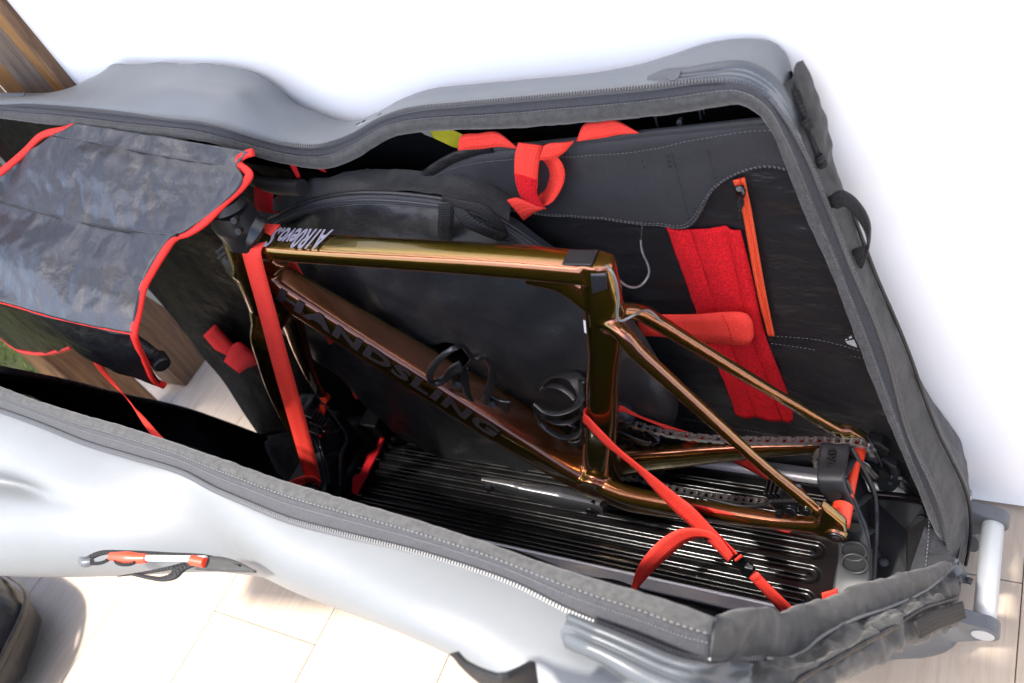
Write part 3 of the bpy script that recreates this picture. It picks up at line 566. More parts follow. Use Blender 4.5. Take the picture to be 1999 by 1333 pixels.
# grab handle on the rear gusset
strap('grab_handle', [(0.3995,0.125,0.4845),(0.4183,0.118,0.5023),(0.4311,0.112,0.4996),(0.4431,0.108,0.4817),(0.4477,0.108,0.4584),(0.4437,0.112,0.4305),(0.4345,0.118,0.3995),(0.4206,0.124,0.3846)], [(0.4007,0.125,0.4751),(0.4145,0.118,0.4764),(0.4231,0.112,0.4847),(0.4355,0.112,0.4642),(0.4423,0.112,0.4403),(0.4392,0.116,0.41),(0.4299,0.12,0.3756),(0.4225,0.124,0.3669)], 60, 'webbing', bagr, thick=.004)
strap('handle_end', [(0.4227,0.118,0.4095),(0.4387,0.116,0.4184)], [(0.4239,0.118,0.3713),(0.4366,0.116,0.3929)], 8, 'webbing', bagr, thick=.004)

# ---------------- near half of the case
LIPN = [(-1.3017,-0.2749,0.4934),(-1.0143,-0.2894,0.4898),(-0.8073,-0.3002,0.487),(-0.7232,-0.3087,0.4846),(-0.5907,-0.3185,0.4816),(-0.4735,-0.3246,0.4797),(-0.3701,-0.3324,0.4771),(-0.2942,-0.3388,0.475),(-0.2195,-0.3453,0.4727),(-0.1384,-0.3526,0.47),(-0.0421,-0.3582,0.4679),(0.0705,-0.3643,0.4656),(0.1606,-0.3709,0.4629),(0.2225,-0.3771,0.4604),(0.2857,-0.3809,0.4588),(0.3222,-0.3824,0.4581),(0.3605,-0.3838,0.4521),(0.3905,-0.3818,0.4366)]
ZIPN = [(-1.2685,-0.3076,0.4817),(-0.9902,-0.3186,0.4784),(-0.7882,-0.3275,0.4756),(-0.6558,-0.3377,0.4722),(-0.5339,-0.3494,0.468),(-0.4284,-0.3543,0.4662),(-0.317,-0.36,0.464),(-0.2555,-0.3701,0.46),(-0.1954,-0.3769,0.4572),(-0.1154,-0.3846,0.4539),(-0.0337,-0.3861,0.4533),(0.087,-0.3871,0.4528),(0.1958,-0.3943,0.4496),(0.261,-0.4055,0.4444),(0.3361,-0.412,0.4378),(0.3694,-0.4143,0.4322),(0.3921,-0.4105,0.4252)]
a_, b_ = cr(LIPN, 120), cr(ZIPN, 120)
Q3N = [p.lerp(q, .44)+V((0, .002, .004)) for p, q in zip(a_, b_)]
loft('lip_binding', [[p+V((0, .006, -.012)) for p in a_], [p+V((0, .003, .0)) for p in a_], [p.lerp(q, .2)+V((0, .002, .004)) for p, q in zip(a_, b_)], Q3N], 260, 10, 'binding', bagr, wr=(.0009, 50), thick=.004)
loft('zip_tape', [Q3N, [p.lerp(q, .72)+V((0, .002, .003)) for p, q in zip(a_, b_)], b_], 260, 8, 'tape', bagr, thick=.0016)
tube('zip_cord', [p+V((0, -.003, .002)) for p in cr(ZIPN, 200)], (.009, .003), 'dteeth', bagr, n=200)
teeth('zip_teeth', [p+V((0, -.003, .0032)) for p in cr(ZIPN, 200)], 'teeth', bagr, (0, -.5, 1))
stitches('stitching', [[p.lerp(q, .36)+V((0, -.001, .006)) for p, q in zip(a_, b_)]], 'thread', bagr, step=.006, ln=.0042, r=.0008)
stitches('stitching', [[p.lerp(q, .60)+V((0, -.001, .0055)) for p, q in zip(a_, b_)]], 'thread', bagr, step=.0035, ln=.0024, r=.0006)
SIL = [(-1.0472,-0.5916,0.345),(-0.8537,-0.5598,0.345),(-0.7057,-0.5344,0.345),(-0.5965,-0.5114,0.345),(-0.4793,-0.4918,0.36),(-0.4194,-0.4766,0.36),(-0.3062,-0.4457,0.36),(-0.233,-0.4236,0.345),(-0.1856,-0.4267,0.345),(-0.1246,-0.4309,0.345),(-0.0215,-0.4393,0.36),(0.0984,-0.4565,0.4),(0.1668,-0.465,0.4),(0.2071,-0.4744,0.4),(0.256,-0.4831,0.4),(0.31,-0.4863,0.4)]
ZS_ = cr(ZIPN[:-1]+[ZIPN[-1]], N_); sl = cr(SIL, N_)
def bul(t, d, g=0):
    """a row of the near shell between zip edge and outer edge, swollen by d; g cuts the grip hollow into the front part"""
    out = []
    for i, (p, q) in enumerate(zip(ZS_, sl)):
        s = i/(N_-1); waist = 1-.6*math.exp(-((s-.57)/.08)**2)
        hollow = g*math.exp(-((s-.30)/.085)**2)
        out.append(p.lerp(q, t)+V((0, -.55, .83))*(d*waist-hollow))
    return out
NR = [[p+V((0, .002, -.002)) for p in ZS_], bul(.08, .010), bul(.22, .026), bul(.36, .038, .010), bul(.46, .044, .044), bul(.55, .047, .012), bul(.7, .048), bul(.83, .041), bul(.93, .026), sl]
low = [V((p.x, p.y+.035, p.z-.05)) for p in sl]; low2 = [V((p.x+.03, -.36, p.z*.5-.03)) for p in sl]; low3 = [V((max(-.86, min(.44, p.x*1.15)), -.16, -.16)) for p in sl]
loft('side_shell', NR+[low, low2, low3], 220, 110, 'shell', bagr, thick=.004, label='near half of the hard grey side shell, flopped outward and sunlit')
# near lining
lipn = cr(LIPN, 60)
NFE = [(-0.92,0.02,-0.13),(-0.9309,-0.02,-0.0162),(-0.9266,-0.07,0.1091),(-0.9392,-0.13,0.2297),(-0.8921,-0.19,0.3524),(-0.8256,-0.27,0.5015),(-0.829,-0.31,0.5881)]
nfe = cr(NFE, 60)
in0 = [p+V((0, .008, -.012)) for p in lipn]
in3 = [V((-.92+1.35*i/59, -.02-.11*min(1, i/12), -.13)) for i in range(60)]
# front edge is reached from the lip along the left side
def rown(t):
    L0 = nfe[::-1][int(t*59)]
    base = [p.lerp(q, t) for p, q in zip(in0, in3)]
    o = []
    for i, p in enumerate(base):
        o.append(p+V((0, -.03*math.sin(math.pi*t), -.05*math.sin(math.pi*t))))
    return [L0]+o[4:]
loft('near_lining', [rown(t) for t in (0, .12, .3, .5, .7, .88, 1)], 120, 60, 'dark', bagr, wr=(.010, 10, (.6, 1, 1)))
tube('lining_hem', NFE, (.012, .012), 'coverdark', bagr, n=50)
# near rear gusset, collapsed
r0 = [(0.3899,-0.3811,0.4347),(0.3977,-0.362,0.4087),(0.4067,-0.35,0.3956),(0.4147,-0.325,0.3506),(0.4155,-0.315,0.3184),(0.4241,-0.285,0.279),(0.4423,-0.24,0.2179),(0.4625,-0.2,0.1779),(0.4855,-0.155,0.1213),(0.5098,-0.1,0.0453),(0.5324,-0.02,-0.0667)]
r1 = [(0.3921,-0.4105,0.4252),(0.3963,-0.378,0.355),(0.4125,-0.36,0.3255),(0.4206,-0.338,0.2792),(0.4304,-0.315,0.2501),(0.4397,-0.288,0.2311),(0.46,-0.245,0.1908),(0.4881,-0.18,0.1072),(0.5114,-0.118,0.0328),(0.5247,-0.06,-0.0334),(0.5339,-0.022,-0.0684)]
r3 = [(0.3885,-0.43,0.3477),(0.4156,-0.41,0.3386),(0.4373,-0.385,0.3307),(0.4434,-0.37,0.3226),(0.4544,-0.335,0.2807),(0.4673,-0.31,0.2583),(0.4795,-0.28,0.2257),(0.4976,-0.225,0.1576),(0.5184,-0.16,0.0812),(0.5336,-0.11,0.0039),(0.5434,-0.075,-0.0498)]
r4 = [(0.3926,-0.42,0.2533),(0.4251,-0.395,0.2681),(0.4478,-0.365,0.2611),(0.4605,-0.345,0.249),(0.4744,-0.315,0.2195),(0.4868,-0.285,0.1802),(0.4976,-0.26,0.1479),(0.506,-0.23,0.1037),(0.5277,-0.165,0.0028),(0.5397,-0.125,-0.0598),(0.5463,-0.09,-0.1159)]
A0, A1, A3, A4 = [cr(r, 80) for r in (r0, r1, r3, r4)]
loft('zip_flap', [[p+V((-.004, .010, -.014)) for p in A0], A0, [p.lerp(q, .35)+V((.003, -.002, .006)) for p, q in zip(A0, A1)], [p.lerp(q, .7)+V((.003, -.002, .002)) for p, q in zip(A0, A1)], A1], 160, 26, 'gusset', bagr, wr=(.0028, 26), thick=.003)
tube('zip_piping', [p+V((.002, -.003, .004)) for p in A1[14:]], (.006, .005), 'teeth', bagr, n=80)
teeth('zip_teeth', [p+V((.001, -.002, .003)) for p in A1[:16]], 'teeth', bagr, (0, -.5, 1))
mid1 = [p.lerp(q, .45)+V((.006, -.012, .012)) for p, q in zip(A1, A3)]
loft('rear_gusset', [A1, [p.lerp(q, .2)+V((0, .002, -.004)) for p, q in zip(A1, A3)], mid1, [p.lerp(q, .85)+V((.002, -.004, .004)) for p, q in zip(A1, A3)], A3, [p.lerp(q, .4)+V((.006, -.012, .008)) for p, q in zip(A3, A4)], A4, [p+V((-.01, .03, -.02)) for p in A4]], 220, 70, 'gusset', bagr, wr=(.006, 20, (2.8, 1.8, .5)), label='charcoal cloth end of the near half, slack and creased')
strap('compression_webbing', [p+V((.010, -.014, .012)) for p in A3[50:]], [p.lerp(q, .35)+V((.014, -.022, .016)) for p, q in zip(A3, A4)][50:], 30, 'webbing', bagr, thick=.003)
tube('gusset_seam', [p+V((.003, -.006, .003)) for p in A3], (.006, .006), 'coverdark', bagr, n=90)
# shell corner at the bottom edge
ga = cr([(0.2759,-0.418,0.4728),(0.3194,-0.4216,0.471),(0.349,-0.4242,0.4664),(0.3789,-0.4257,0.4578),(0.4007,-0.4222,0.4506),(0.4002,-0.385,0.3668),(0.4146,-0.38,0.357)], 50)
gb_ = cr([(0.2783,-0.4437,0.46),(0.313,-0.4458,0.455),(0.348,-0.4528,0.45),(0.3795,-0.458,0.44),(0.4129,-0.4577,0.43),(0.4305,-0.4489,0.42),(0.4399,-0.4339,0.42)], 50)
loft('corner_guard', [[p.lerp(q, t)+V((0, -.4, .8))*(d*min(1, .5+i/14)) for i, (p, q) in enumerate(zip(ga, gb_))] for t, d in ((0, .012), (.1, .022), (.2, .018), (.32, .024), (.46, .019), (.62, .026), (.85, .024), (1, .012))], 70, 40, 'guard', bagr, thick=.002)
bpos = V((0.2826,-0.4349,0.47))
bt = Bag(); bt.add(*cyl(bpos+V((0, .006, -.006)), bpos+V((0, -.004, .006)), .0095, .009, 24)[:2]); bt.make('snap_button', 'guard', bagr, auto=40)
# grab handle under the near shell, blurred at the bottom edge
strap('grab_handle', [(0.2166,-0.5,0.5367),(0.2401,-0.51,0.5499),(0.2559,-0.515,0.5411),(0.2777,-0.515,0.535),(0.2873,-0.5,0.5037)], [(0.2257,-0.5,0.5464),(0.2502,-0.51,0.5605),(0.2795,-0.515,0.5716),(0.2947,-0.515,0.5798),(0.2869,-0.485,0.5309)], 30, 'webbing', bagr, thick=.005)
mesh('handle_patch', [(0.1417,-0.45,0.3148),(0.1829,-0.456,0.3838),(0.1998,-0.456,0.4023),(0.215,-0.448,0.3905),(0.2104,-0.442,0.355),(0.2027,-0.438,0.2986),(0.1413,-0.45,0.2705)], [(0, 1, 2, 3, 4, 5, 6)], 'webbing', bagr, thick=.004, smooth=False)
# pocket with pole and cords under the front of the near shell
loft('pole_pocket', [[(-0.4019,-0.5031,0.4542),(-0.3855,-0.4877,0.4542),(-0.3379,-0.4747,0.4517),(-0.2721,-0.462,0.4493),(-0.2176,-0.4515,0.4465),(-0.1613,-0.4479,0.4423)], [(-0.3938,-0.505,0.4556),(-0.3713,-0.4887,0.4563),(-0.3328,-0.4776,0.4539),(-0.2673,-0.465,0.4514),(-0.2122,-0.4556,0.4486),(-0.1571,-0.4517,0.4437)]], 40, 6, 'webbing', bagr, thick=.003)
strap('pocket_flap', [(-0.2125,-0.4592,0.45),(-0.1972,-0.4504,0.45),(-0.1682,-0.447,0.4455),(-0.1378,-0.4496,0.4378)], [(-0.2184,-0.4713,0.4472),(-0.196,-0.4669,0.4458),(-0.1689,-0.4603,0.4423),(-0.1372,-0.4515,0.4367)], 24, 'gusset', bagr, thick=.003)
strap('grab_handle', [(-0.3069,-0.4996,0.45),(-0.2766,-0.4982,0.45),(-0.2515,-0.4949,0.4493),(-0.2359,-0.4868,0.4486),(-0.2315,-0.4746,0.4479),(-0.2135,-0.4617,0.4465)], [(-0.3049,-0.497,0.4486),(-0.277,-0.4942,0.4486),(-0.2581,-0.4906,0.4486),(-0.248,-0.4828,0.4486),(-0.2541,-0.4769,0.4479),(-0.2225,-0.4613,0.4472)], 40, 'webbing', bagr, thick=.003)
strap('webbing_edge', [(-0.3327,-0.5054,0.4472),(-0.2808,-0.4857,0.4479),(-0.2394,-0.4671,0.4486)], [(-0.3324,-0.5064,0.4465),(-0.2793,-0.4888,0.4465),(-0.2354,-0.471,0.4472)], 20, 'webbing', bagr, thick=.002)
tube('pole', [(-0.3053,-0.4804,0.4581),(-0.2058,-0.457,0.4525)], .0075, 'white', bagr, n=4, spline=False)
tube('pole_tip', [(-0.3493,-0.4892,0.4605),(-0.3282,-0.4858,0.4602),(-0.3105,-0.4826,0.4587),(-0.2925,-0.4779,0.4574)], [(.010, .010), (.015, .015), (.016, .016), (.011, .011)], 'orangep', bagr, n=16)
tube('pole_tip', [(-0.2244,-0.4634,0.4542),(-0.2039,-0.4614,0.4525)], .012, 'orangep', bagr, n=4)
tube('toggle_cord', [(-0.3984,-0.5053,0.457),(-0.3742,-0.5037,0.4587),(-0.3572,-0.4989,0.4594),(-0.342,-0.4894,0.4612),(-0.331,-0.4941,0.4612),(-0.315,-0.4932,0.4608),(-0.3037,-0.4877,0.4605),(-0.3064,-0.4795,0.4598)], .0045, 'webbing', bagr, n=40)
tube('cord_knot', [(-0.4,-0.5031,0.4577),(-0.3841,-0.5045,0.4587),(-0.3771,-0.5013,0.4584)], [(.008, .008), (.014, .014), (.009, .009)], 'guard', bagr, n=10)

# zip pullers at the rear end
def puller(a, b, w, name='zip_puller', m='guard'): return tube(name, [a, V(a).lerp(V(b), .5)+V((.002, 0, .002)), b], (w, w*.5), m, bagr, n=8, up=(0, 0, 1), e=3)
B = Bag()
B.add(*sweep([(0.5248,-0.012,-0.0787),(0.533,-0.014,-0.0747),(0.5397,-0.016,-0.0742)], [(.014, .010), (.016, .012), (.013, .009)], 8, (0, 0, 1), e=3)[:2]); B.make('zip_slider', 'teeth', bagr)
B = Bag(); B.add(*sweep([(0.5338,-0.022,-0.0715),(0.5393,-0.026,-0.0769),(0.5433,-0.028,-0.0805)], [(.013, .010), (.015, .012), (.012, .009)], 8, (0, 0, 1), e=3)[:2]); B.make('zip_slider', 'teeth', bagr)
puller((0.5396,-0.016,-0.0773), (0.5473,-0.02,-0.116), .012)
puller((0.5476,-0.022,-0.1089), (0.5595,-0.024,-0.1059), .010, 'pull_tab', 'plastic')
tube('cord_lock', [(0.5362,-0.02,-0.0743),(0.5401,-0.022,-0.0872),(0.5386,-0.024,-0.1058),(0.5426,-0.026,-0.116)], .005, 'webbing', bagr, n=12)

# tow handle: two brackets and a silver tube, with base corner feet
hz = -.12
hA, hB = V((0.5775,0.0753,-0.118)), V((0.5786,-0.0679,-0.118))
tube('tow_handle', [hA+(hA-hB)*.08, hB+(hB-hA)*.12], .030, 'silver', bagr, n=2, spline=False, ns=28, auto=40)
for hp, sgn in ((hA, 1), (hB, -1)):
    B = Bag(); P_ = []
    for k in range(15):
        a = -math.pi*.5+math.pi*k/14; P_.append(hp+V((math.cos(a)*.021, 0, math.sin(a)*.021)))
    P_ += [hp+V((-.055, 0, .034)), hp+V((-.062, 0, .01)), hp+V((-.055, 0, -.06)), hp+V((-.012, 0, -.030))]
    o = mesh('handle_bracket', *prism([p+V((0, sgn*.026, 0)) for p in P_], (0, -sgn*.022, 0)), 'guard', bagr, smooth=False, bev=.0025); fix(o)
    B = Bag(); B.add(*cyl(hp+V((0, sgn*.0275, 0)), hp+V((0, sgn*.024, 0)), .0145, .0145, 24)[:2]); B.make('tube_end', 'silver', o, auto=40)
loft('base_corner', [[(0.3826,-0.2079,-0.12),(0.406,-0.1817,-0.12),(0.4617,-0.133,-0.12),(0.5036,-0.1051,-0.12),(0.5435,-0.0749,-0.12)], [(0.3814,-0.2054,-0.15),(0.4059,-0.1785,-0.15),(0.4592,-0.1323,-0.155),(0.5056,-0.106,-0.155),(0.5463,-0.0758,-0.15)], [(0.3818,-0.2027,-0.18),(0.4062,-0.177,-0.18),(0.4584,-0.1278,-0.19),(0.5078,-0.1074,-0.19),(0.5384,-0.0889,-0.185),(0.5474,-0.0713,-0.18)], [(0.3817,-0.1948,-0.2),(0.4065,-0.1688,-0.2),(0.4557,-0.1202,-0.215),(0.5036,-0.1026,-0.215),(0.5325,-0.088,-0.205),(0.5416,-0.0702,-0.2)]], 60, 24, 'guard', bagr, thick=.005)
tube('base_foot', [(0.5387,0.1375,-0.19),(0.5449,0.1164,-0.2),(0.5432,0.0883,-0.2)], [(.03, .05), (.04, .05), (.03, .05)], 'guard', bagr, n=12, e=3)
loft('end_panel', [[V((.535, .11, -.20)), V((.54, .02, -.20)), V((.535, -.06, -.20))], [V((.54, .11, -.1)), V((.54, .02, -.1)), V((.53, -.06, -.1))]], 40, 16, 'gusset', bagr, wr=(.004, 20))
# case floor
mesh('case_floor', [(-.955, .0, -.14), (-.80, -.17, -.14), (.15, -.165, -.14), (.47, -.08, -.14), (.52, .165, -.14), (-.78, .165, -.14), (-.955, .05, -.14)], [(0, 1, 2, 3, 4, 5, 6)], 'dark', bagr, thick=.01, smooth=False)
for i, (sx, sy) in enumerate(((-.60, -.12), (-.60, .12), (.30, -.10), (.40, .12))):
    Bag().add(*cyl((sx, sy-.018, FZ+.05), (sx, sy+.018, FZ+.05), .05, .05, 24)[:2]).make('wheel', 'rubber', bagr, auto=40)
# red webbing holder on the front lining
strap('holder_webbing', [(-0.9585,0.098,0.1482),(-0.9638,0.098,0.0583),(-0.9718,0.098,-0.0088),(-0.9778,0.098,-0.085)], [(-0.8798,0.098,0.1938),(-0.881,0.098,0.1125),(-0.8839,0.098,0.0406),(-0.8886,0.098,-0.0199)], 20, 'reddeep', bagr)
strap('holder_loop', [(-0.9984,0.095,0.0334),(-0.9386,0.09,0.0801),(-0.8573,0.086,0.1428),(-0.8289,0.088,0.1501),(-0.8305,0.092,0.1249)], [(-0.9689,0.088,0.008),(-0.8816,0.082,0.0606),(-0.8287,0.08,0.084),(-0.8061,0.084,0.0924),(-0.802,0.09,0.0874)], 20, 'reddeep', bagr)
strap('holder_loop', [(-0.98,0.092,-0.0694),(-0.9279,0.088,-0.0323),(-0.854,0.088,-0.0021)], [(-0.9673,0.086,-0.1145),(-0.9335,0.084,-0.0977),(-0.8823,0.086,-0.0735)], 14, 'reddeep', bagr)
# red strap end and loop near the zip at the waist
strap('side_webbing', [(-0.3486,0.09,0.6066),(-0.358,0.095,0.5813),(-0.3595,0.095,0.5734)], [(-0.3378,0.09,0.6041),(-0.3483,0.095,0.5829),(-0.3518,0.095,0.575)], 8, 'reddeep', bagr)
strap('side_webbing', [(-0.322,0.1,0.595),(-0.3226,0.11,0.577),(-0.3184,0.115,0.5666)], [(-0.3047,0.1,0.596),(-0.3112,0.11,0.5784),(-0.3167,0.115,0.5675)], 8, 'reddeep', bagr)
strap('side_loop', [(-0.4482,0.085,0.5691),(-0.4669,0.083,0.5437),(-0.4751,0.082,0.5251),(-0.4491,0.085,0.5131),(-0.4542,0.1,0.504),(-0.4338,0.105,0.5342)], [(-0.4108,0.08,0.5596),(-0.4294,0.08,0.5368),(-0.4411,0.08,0.5186),(-0.4422,0.085,0.513),(-0.453,0.1,0.504),(-0.4306,0.105,0.5384)], 20, 'reddeep', bagr)

# ================================================================== STAND IN THE CASE
st = thing('bike_stand', (0, 0, -.15), 'black ribbed mounting base with silver rails and upright holders inside the case', 'bike stand')
xs = [-.622+.04*i for i in range(24)]; xs = [x_ for x_ in xs if x_ < .27]+[.27+.0024*i for i in range(45)]
ys = [-.112+.0013*i for i in range(173)]
def stad(x_, y_, c, hw, x1): # signed distance to a slot that ends round at x1
    dx = max(0, x_-(x1-hw)); dy = y_-c
    return math.hypot(dx, dy)-hw if dx > 0 else abs(dy)-hw
def sm(t): t = max(0, min(1, t)); return t*t*(3-2*t)
def hgt(x_, y_):
    h = 0
    for k in range(-1, 4):
        c = -.052+.042*k
        d1 = stad(x_, y_, c, .0145, .352); d2 = stad(x_, y_, c, .0055, .338)
        a = sm((-d1+.002)/.006)*(1-sm((-d2+.002)/.005)); h = max(h, a)
    return -.0050*h
g = [[V((x_, y_, -.125+hgt(x_, y_))) for x_ in xs] for y_ in ys]
vs, fs, uv = gmesh(g); mesh('base_plate', vs, fs, 'plate', st, uvs=uv)
for s in (-1, 1):
    r_ = mesh('rail', *box((-.08 if s < 0 else -.04, s*.1265, -.137), (1.09 if s < 0 else 1.17, .024, .036)), 'railpaint', st, smooth=False, bev=.003)
    tube('rail_edge', [(-.622, s*.117, -.1215), (.465 if s < 0 else .545, s*.117, -.1215)], .0075 if s < 0 else .016, 'alu', st, n=2, spline=False)
    for x_ in (-.5, -.1, .3):
        B = Bag(); B.add(*cyl((x_, s*.117, -.1165), (x_, s*.117, -.1155), .003, .003, 10)[:2])
mesh('end_bracket', *box((.455, .01, -.135), (.13, .20, .02)), 'plastic2', st, smooth=False, bev=.002)
# black end panel seen right of the rear holder
fix(mesh('end_plate', *prism([V(q) for q in [(0.4084,0.085,-0.0949),(0.4851,0.07,-0.0582),(0.4902,0.062,-0.0581),(0.4938,0.03,-0.0632),(0.4679,0.03,-0.0842),(0.4785,-0.05,-0.0542),(0.4336,-0.075,-0.0856)]], (.004, .004, -.010)), 'plastic', st, smooth=False, bev=.002))
tube('end_tube', [(0.4141,0.08,-0.0807),(0.4635,0.072,-0.0636),(0.4907,0.06,-0.0503),(0.4961,0.048,-0.0548),(0.5052,-0.035,-0.0682)], .013, 'gloss', st, n=40)
for q in [(0.4879,0.036,-0.0563),(0.4372,-0.03,-0.0592),(0.4354,-0.05,-0.0678),(0.4497,-0.045,-0.0511)]:
    B = Bag(); q = V(q); B.add(*cyl(q+V((0, .003, -.003)), q+V((.0005, -.003, .003)), .0065, .006, 18)[:2]); B.add(*cyl(q+V((.0005, -.003, .003)), q+V((.0008, -.0042, .0042)), .0045, .004, 18)[:2]); B.make('bolt', 'plastic2', st, auto=40)
mesh('end_cloth', [(0.4714,0.02,-0.0687),(0.4979,0.035,-0.047),(0.5359,-0.015,-0.0626),(0.5307,-0.04,-0.0631),(0.4821,-0.06,-0.0612)], [(0, 1, 2, 3, 4)], 'lining', st, thick=.002, smooth=False)
stitches('stitching', [[(0.5001,0.03,-0.0378),(0.5021,0,-0.0434),(0.5029,-0.045,-0.0579)]], 'thread', st, step=.005, r=.0009)

# upright axle holder; the rear one first, the front one is a copy
def holder(px_off):
    t = thing('axle_holder', (.40, .01, -.12), None, None)
    return t
HOLD = []
def hp(name, *a, **k):
    pass
tw_rows = [[(0.3643,0.044,0.08),(0.4025,0.046,0.0807)], [(0.3639,0.044,0.0941),(0.4024,0.046,0.0947)], [(0.3657,0.018,0.0926),(0.4035,0.02,0.0963)], [(0.3696,-0.012,0.0949),(0.4056,-0.01,0.1002)], [(0.371,-0.017,0.0873),(0.4078,-0.015,0.0931)], [(0.3849,-0.027,0.0549),(0.4189,-0.027,0.056)], [(0.3946,-0.045,0.0254),(0.4304,-0.045,0.0323)], [(0.3976,-0.06,0.0095),(0.4374,-0.06,0.0159)], [(0.3973,-0.074,-0.0096),(0.4392,-0.074,-0.0045)], [(0.3945,-0.09,-0.0234),(0.4401,-0.09,-0.0249)], [(0.3922,-0.115,-0.0414),(0.4431,-0.11,-0.0335)]]
H = st
tower = loft('axle_holder', tw_rows, 12, 60, 'plastic', st, linu=True, thick=.005, off=-1)
rbk = cr([(0.4024,0.046,0.0947),(0.428,0.03,0.02),(0.4327,0.02,-0.0115),(0.4382,-0.02,-0.0169),(0.4389,-0.07,-0.061)], 20)
rfr = cr([(0.4047,-0.008,0.0943),(0.418,-0.024,0.0508),(0.4316,-0.045,0.0299),(0.4376,-0.068,-0.0044),(0.4394,-0.088,-0.0291)], 20)
loft('holder_web', [[p+V((-.014, .004, 0)) for p in rfr], [p+V((-.010, .004, 0)) for p in rbk]], 30, 6, 'plastic2', tower, linv=True, thick=.003)
for t in (.0, .35, .62):
    i = int(t*19); a, b = rfr[i], rbk[min(19, i+2)]
    loft('holder_rib', [[a, b], [a+V((-.016, .004, 0)), b+V((-.012, .004, 0))]], 6, 3, 'plastic', tower, linv=True, linu=True, thick=.003)
tube('holder_edge', rbk, (.006, .010), 'plastic', tower, n=20, e=4)
tube('holder_edge', [p+V((0, .002, 0)) for p in rfr], (.005, .007), 'plastic', tower, n=20, e=4)
for (cpt, ax) in [[(0.418,-0.069,0.0145),1],[(0.4198,-0.08,0.0002),1]]:
    c = V(cpt); n_ = V((.15, -.85, .5)).normalized(); u_ = V((1, 0, 0)); u_ = (u_-n_*u_.dot(n_)).normalized(); w_ = n_.cross(u_)
    ring = [c+n_*.004+(u_*math.cos(k/24*6.2832)*.0165+w_*math.sin(k/24*6.2832)*.0150) for k in range(24)]
    tube('hole_rim', ring, .0034, 'plastic', tower, n=48, closed=True, up=n_)
    mesh('hole_shade', [c+n_*.0022+(u_*math.cos(k/24*6.2832)*.0158+w_*math.sin(k/24*6.2832)*.0143) for k in range(24)], [tuple(range(24))], 'threadk', tower, smooth=False)  # flat black disc stands in for the shade inside the rim
for cpt in [(0.3927,-0.0275,0.0876),(0.4155,-0.04,0.0602),(0.419,-0.049,0.0464)]:
    c = V(cpt); n_ = V((.15, -.95, .25)).normalized(); u_ = V((1, 0, 0)); u_ = (u_-n_*u_.dot(n_)).normalized(); w_ = n_.cross(u_)
    mesh('hole_shade', [c+n_*.004+(u_*math.cos(k/16*6.2832)*.010+w_*math.sin(k/16*6.2832)*.009) for k in range(16)], [tuple(range(16))], 'threadk', tower, smooth=False, thick=.0006)  # small black discs, shade of the openings given by colour alone
text('embossed_name', 'evoc', .0235, V((0.3753,0.036,0.0954))+V((0, 0, .0065)), (.10, -1, -.06), (1, .1, 0.05), 'plastic2', tower, ext=.0012, bold=.0006)
tube('axle_sleeve', [(.404, -.034, .07), (.404, -.064, .07)], .027, 'orangep', st, n=2, spline=False, ns=28, auto=40)
tube('axle_sleeve', [(.404, .068, .07), (.404, .046, .07)], .030, 'orangep', st, n=2, spline=False, ns=28, auto=40)
tube('axle_sleeve', [(.408, .046, .068), (.408, -.02, .068)], .014, 'orangep', st, n=2, spline=False, ns=20, auto=40)
# front holder: the same casting further forward
def copy_tree(o, parent, d):
    c = o.copy(); COL.objects.link(c); c.parent = parent; c.location = o.location+V(d)
    for ch in [q for q in COL.objects if q.parent is o]:
        k = ch.copy(); COL.objects.link(k); k.parent = c; k.location = ch.location
    return c
copy_tree(tower, st, (-1.055, .0, -.05))
tube('axle_sleeve', [(-.657, .05, .01), (-.657, .02, .01)], .022, 'orangep', st, n=2, spline=False, ns=24, auto=40)
for q in [(-0.6421,0.05,0.0324),(-0.6496,0.035,0.0173),(-0.6538,0.02,0.0133)]:
    B = Bag(); q = V(q); B.add(*cyl(q+V((0, .006, 0)), q+V((0.003, -.006, .004)), .0105, .009, 18)[:2]); B.make('spacer', 'orangep', st, auto=40)
B = Bag()
for a, s in (((-.69, .03, -.08), (.08, .07, .10)), ((-.655, -.055, -.09), (.06, .05, .07)), ((-.60, .085, -.095), (.05, .05, .05)), ((-.70, -.05, -.115), (.10, .16, .03))):
    B.add(*box(a, s))
B.make('front_block', 'plastic2', st, smooth=False, bev=.004)
fix(mesh('red_pad', *prism([V(q) for q in [(-0.579,0.0805,-0.117),(-0.5917,0.0801,-0.117),(-0.5794,0.0331,-0.117),(-0.5961,0.0158,-0.117),(-0.5895,-0.0043,-0.117),(-0.5853,-0.0296,-0.117),(-0.5993,-0.0436,-0.117),(-0.5803,-0.0759,-0.117),(-0.566,-0.0807,-0.117),(-0.57,0.0292,-0.117)]], (0, 0, .005)), 'reddeep', st, smooth=False, bev=.001))
for q in [(-0.561,0.0075,-0.112),(-0.5559,-0.0807,-0.112)]:
    mesh('rivet', *box(V(q), (.010, .003, .003)), 'bolt', st, smooth=False)
mesh('base_edge', *box((-.622, 0, -.122), (.012, .23, .012)), 'plastic2', st, smooth=False, bev=.002)

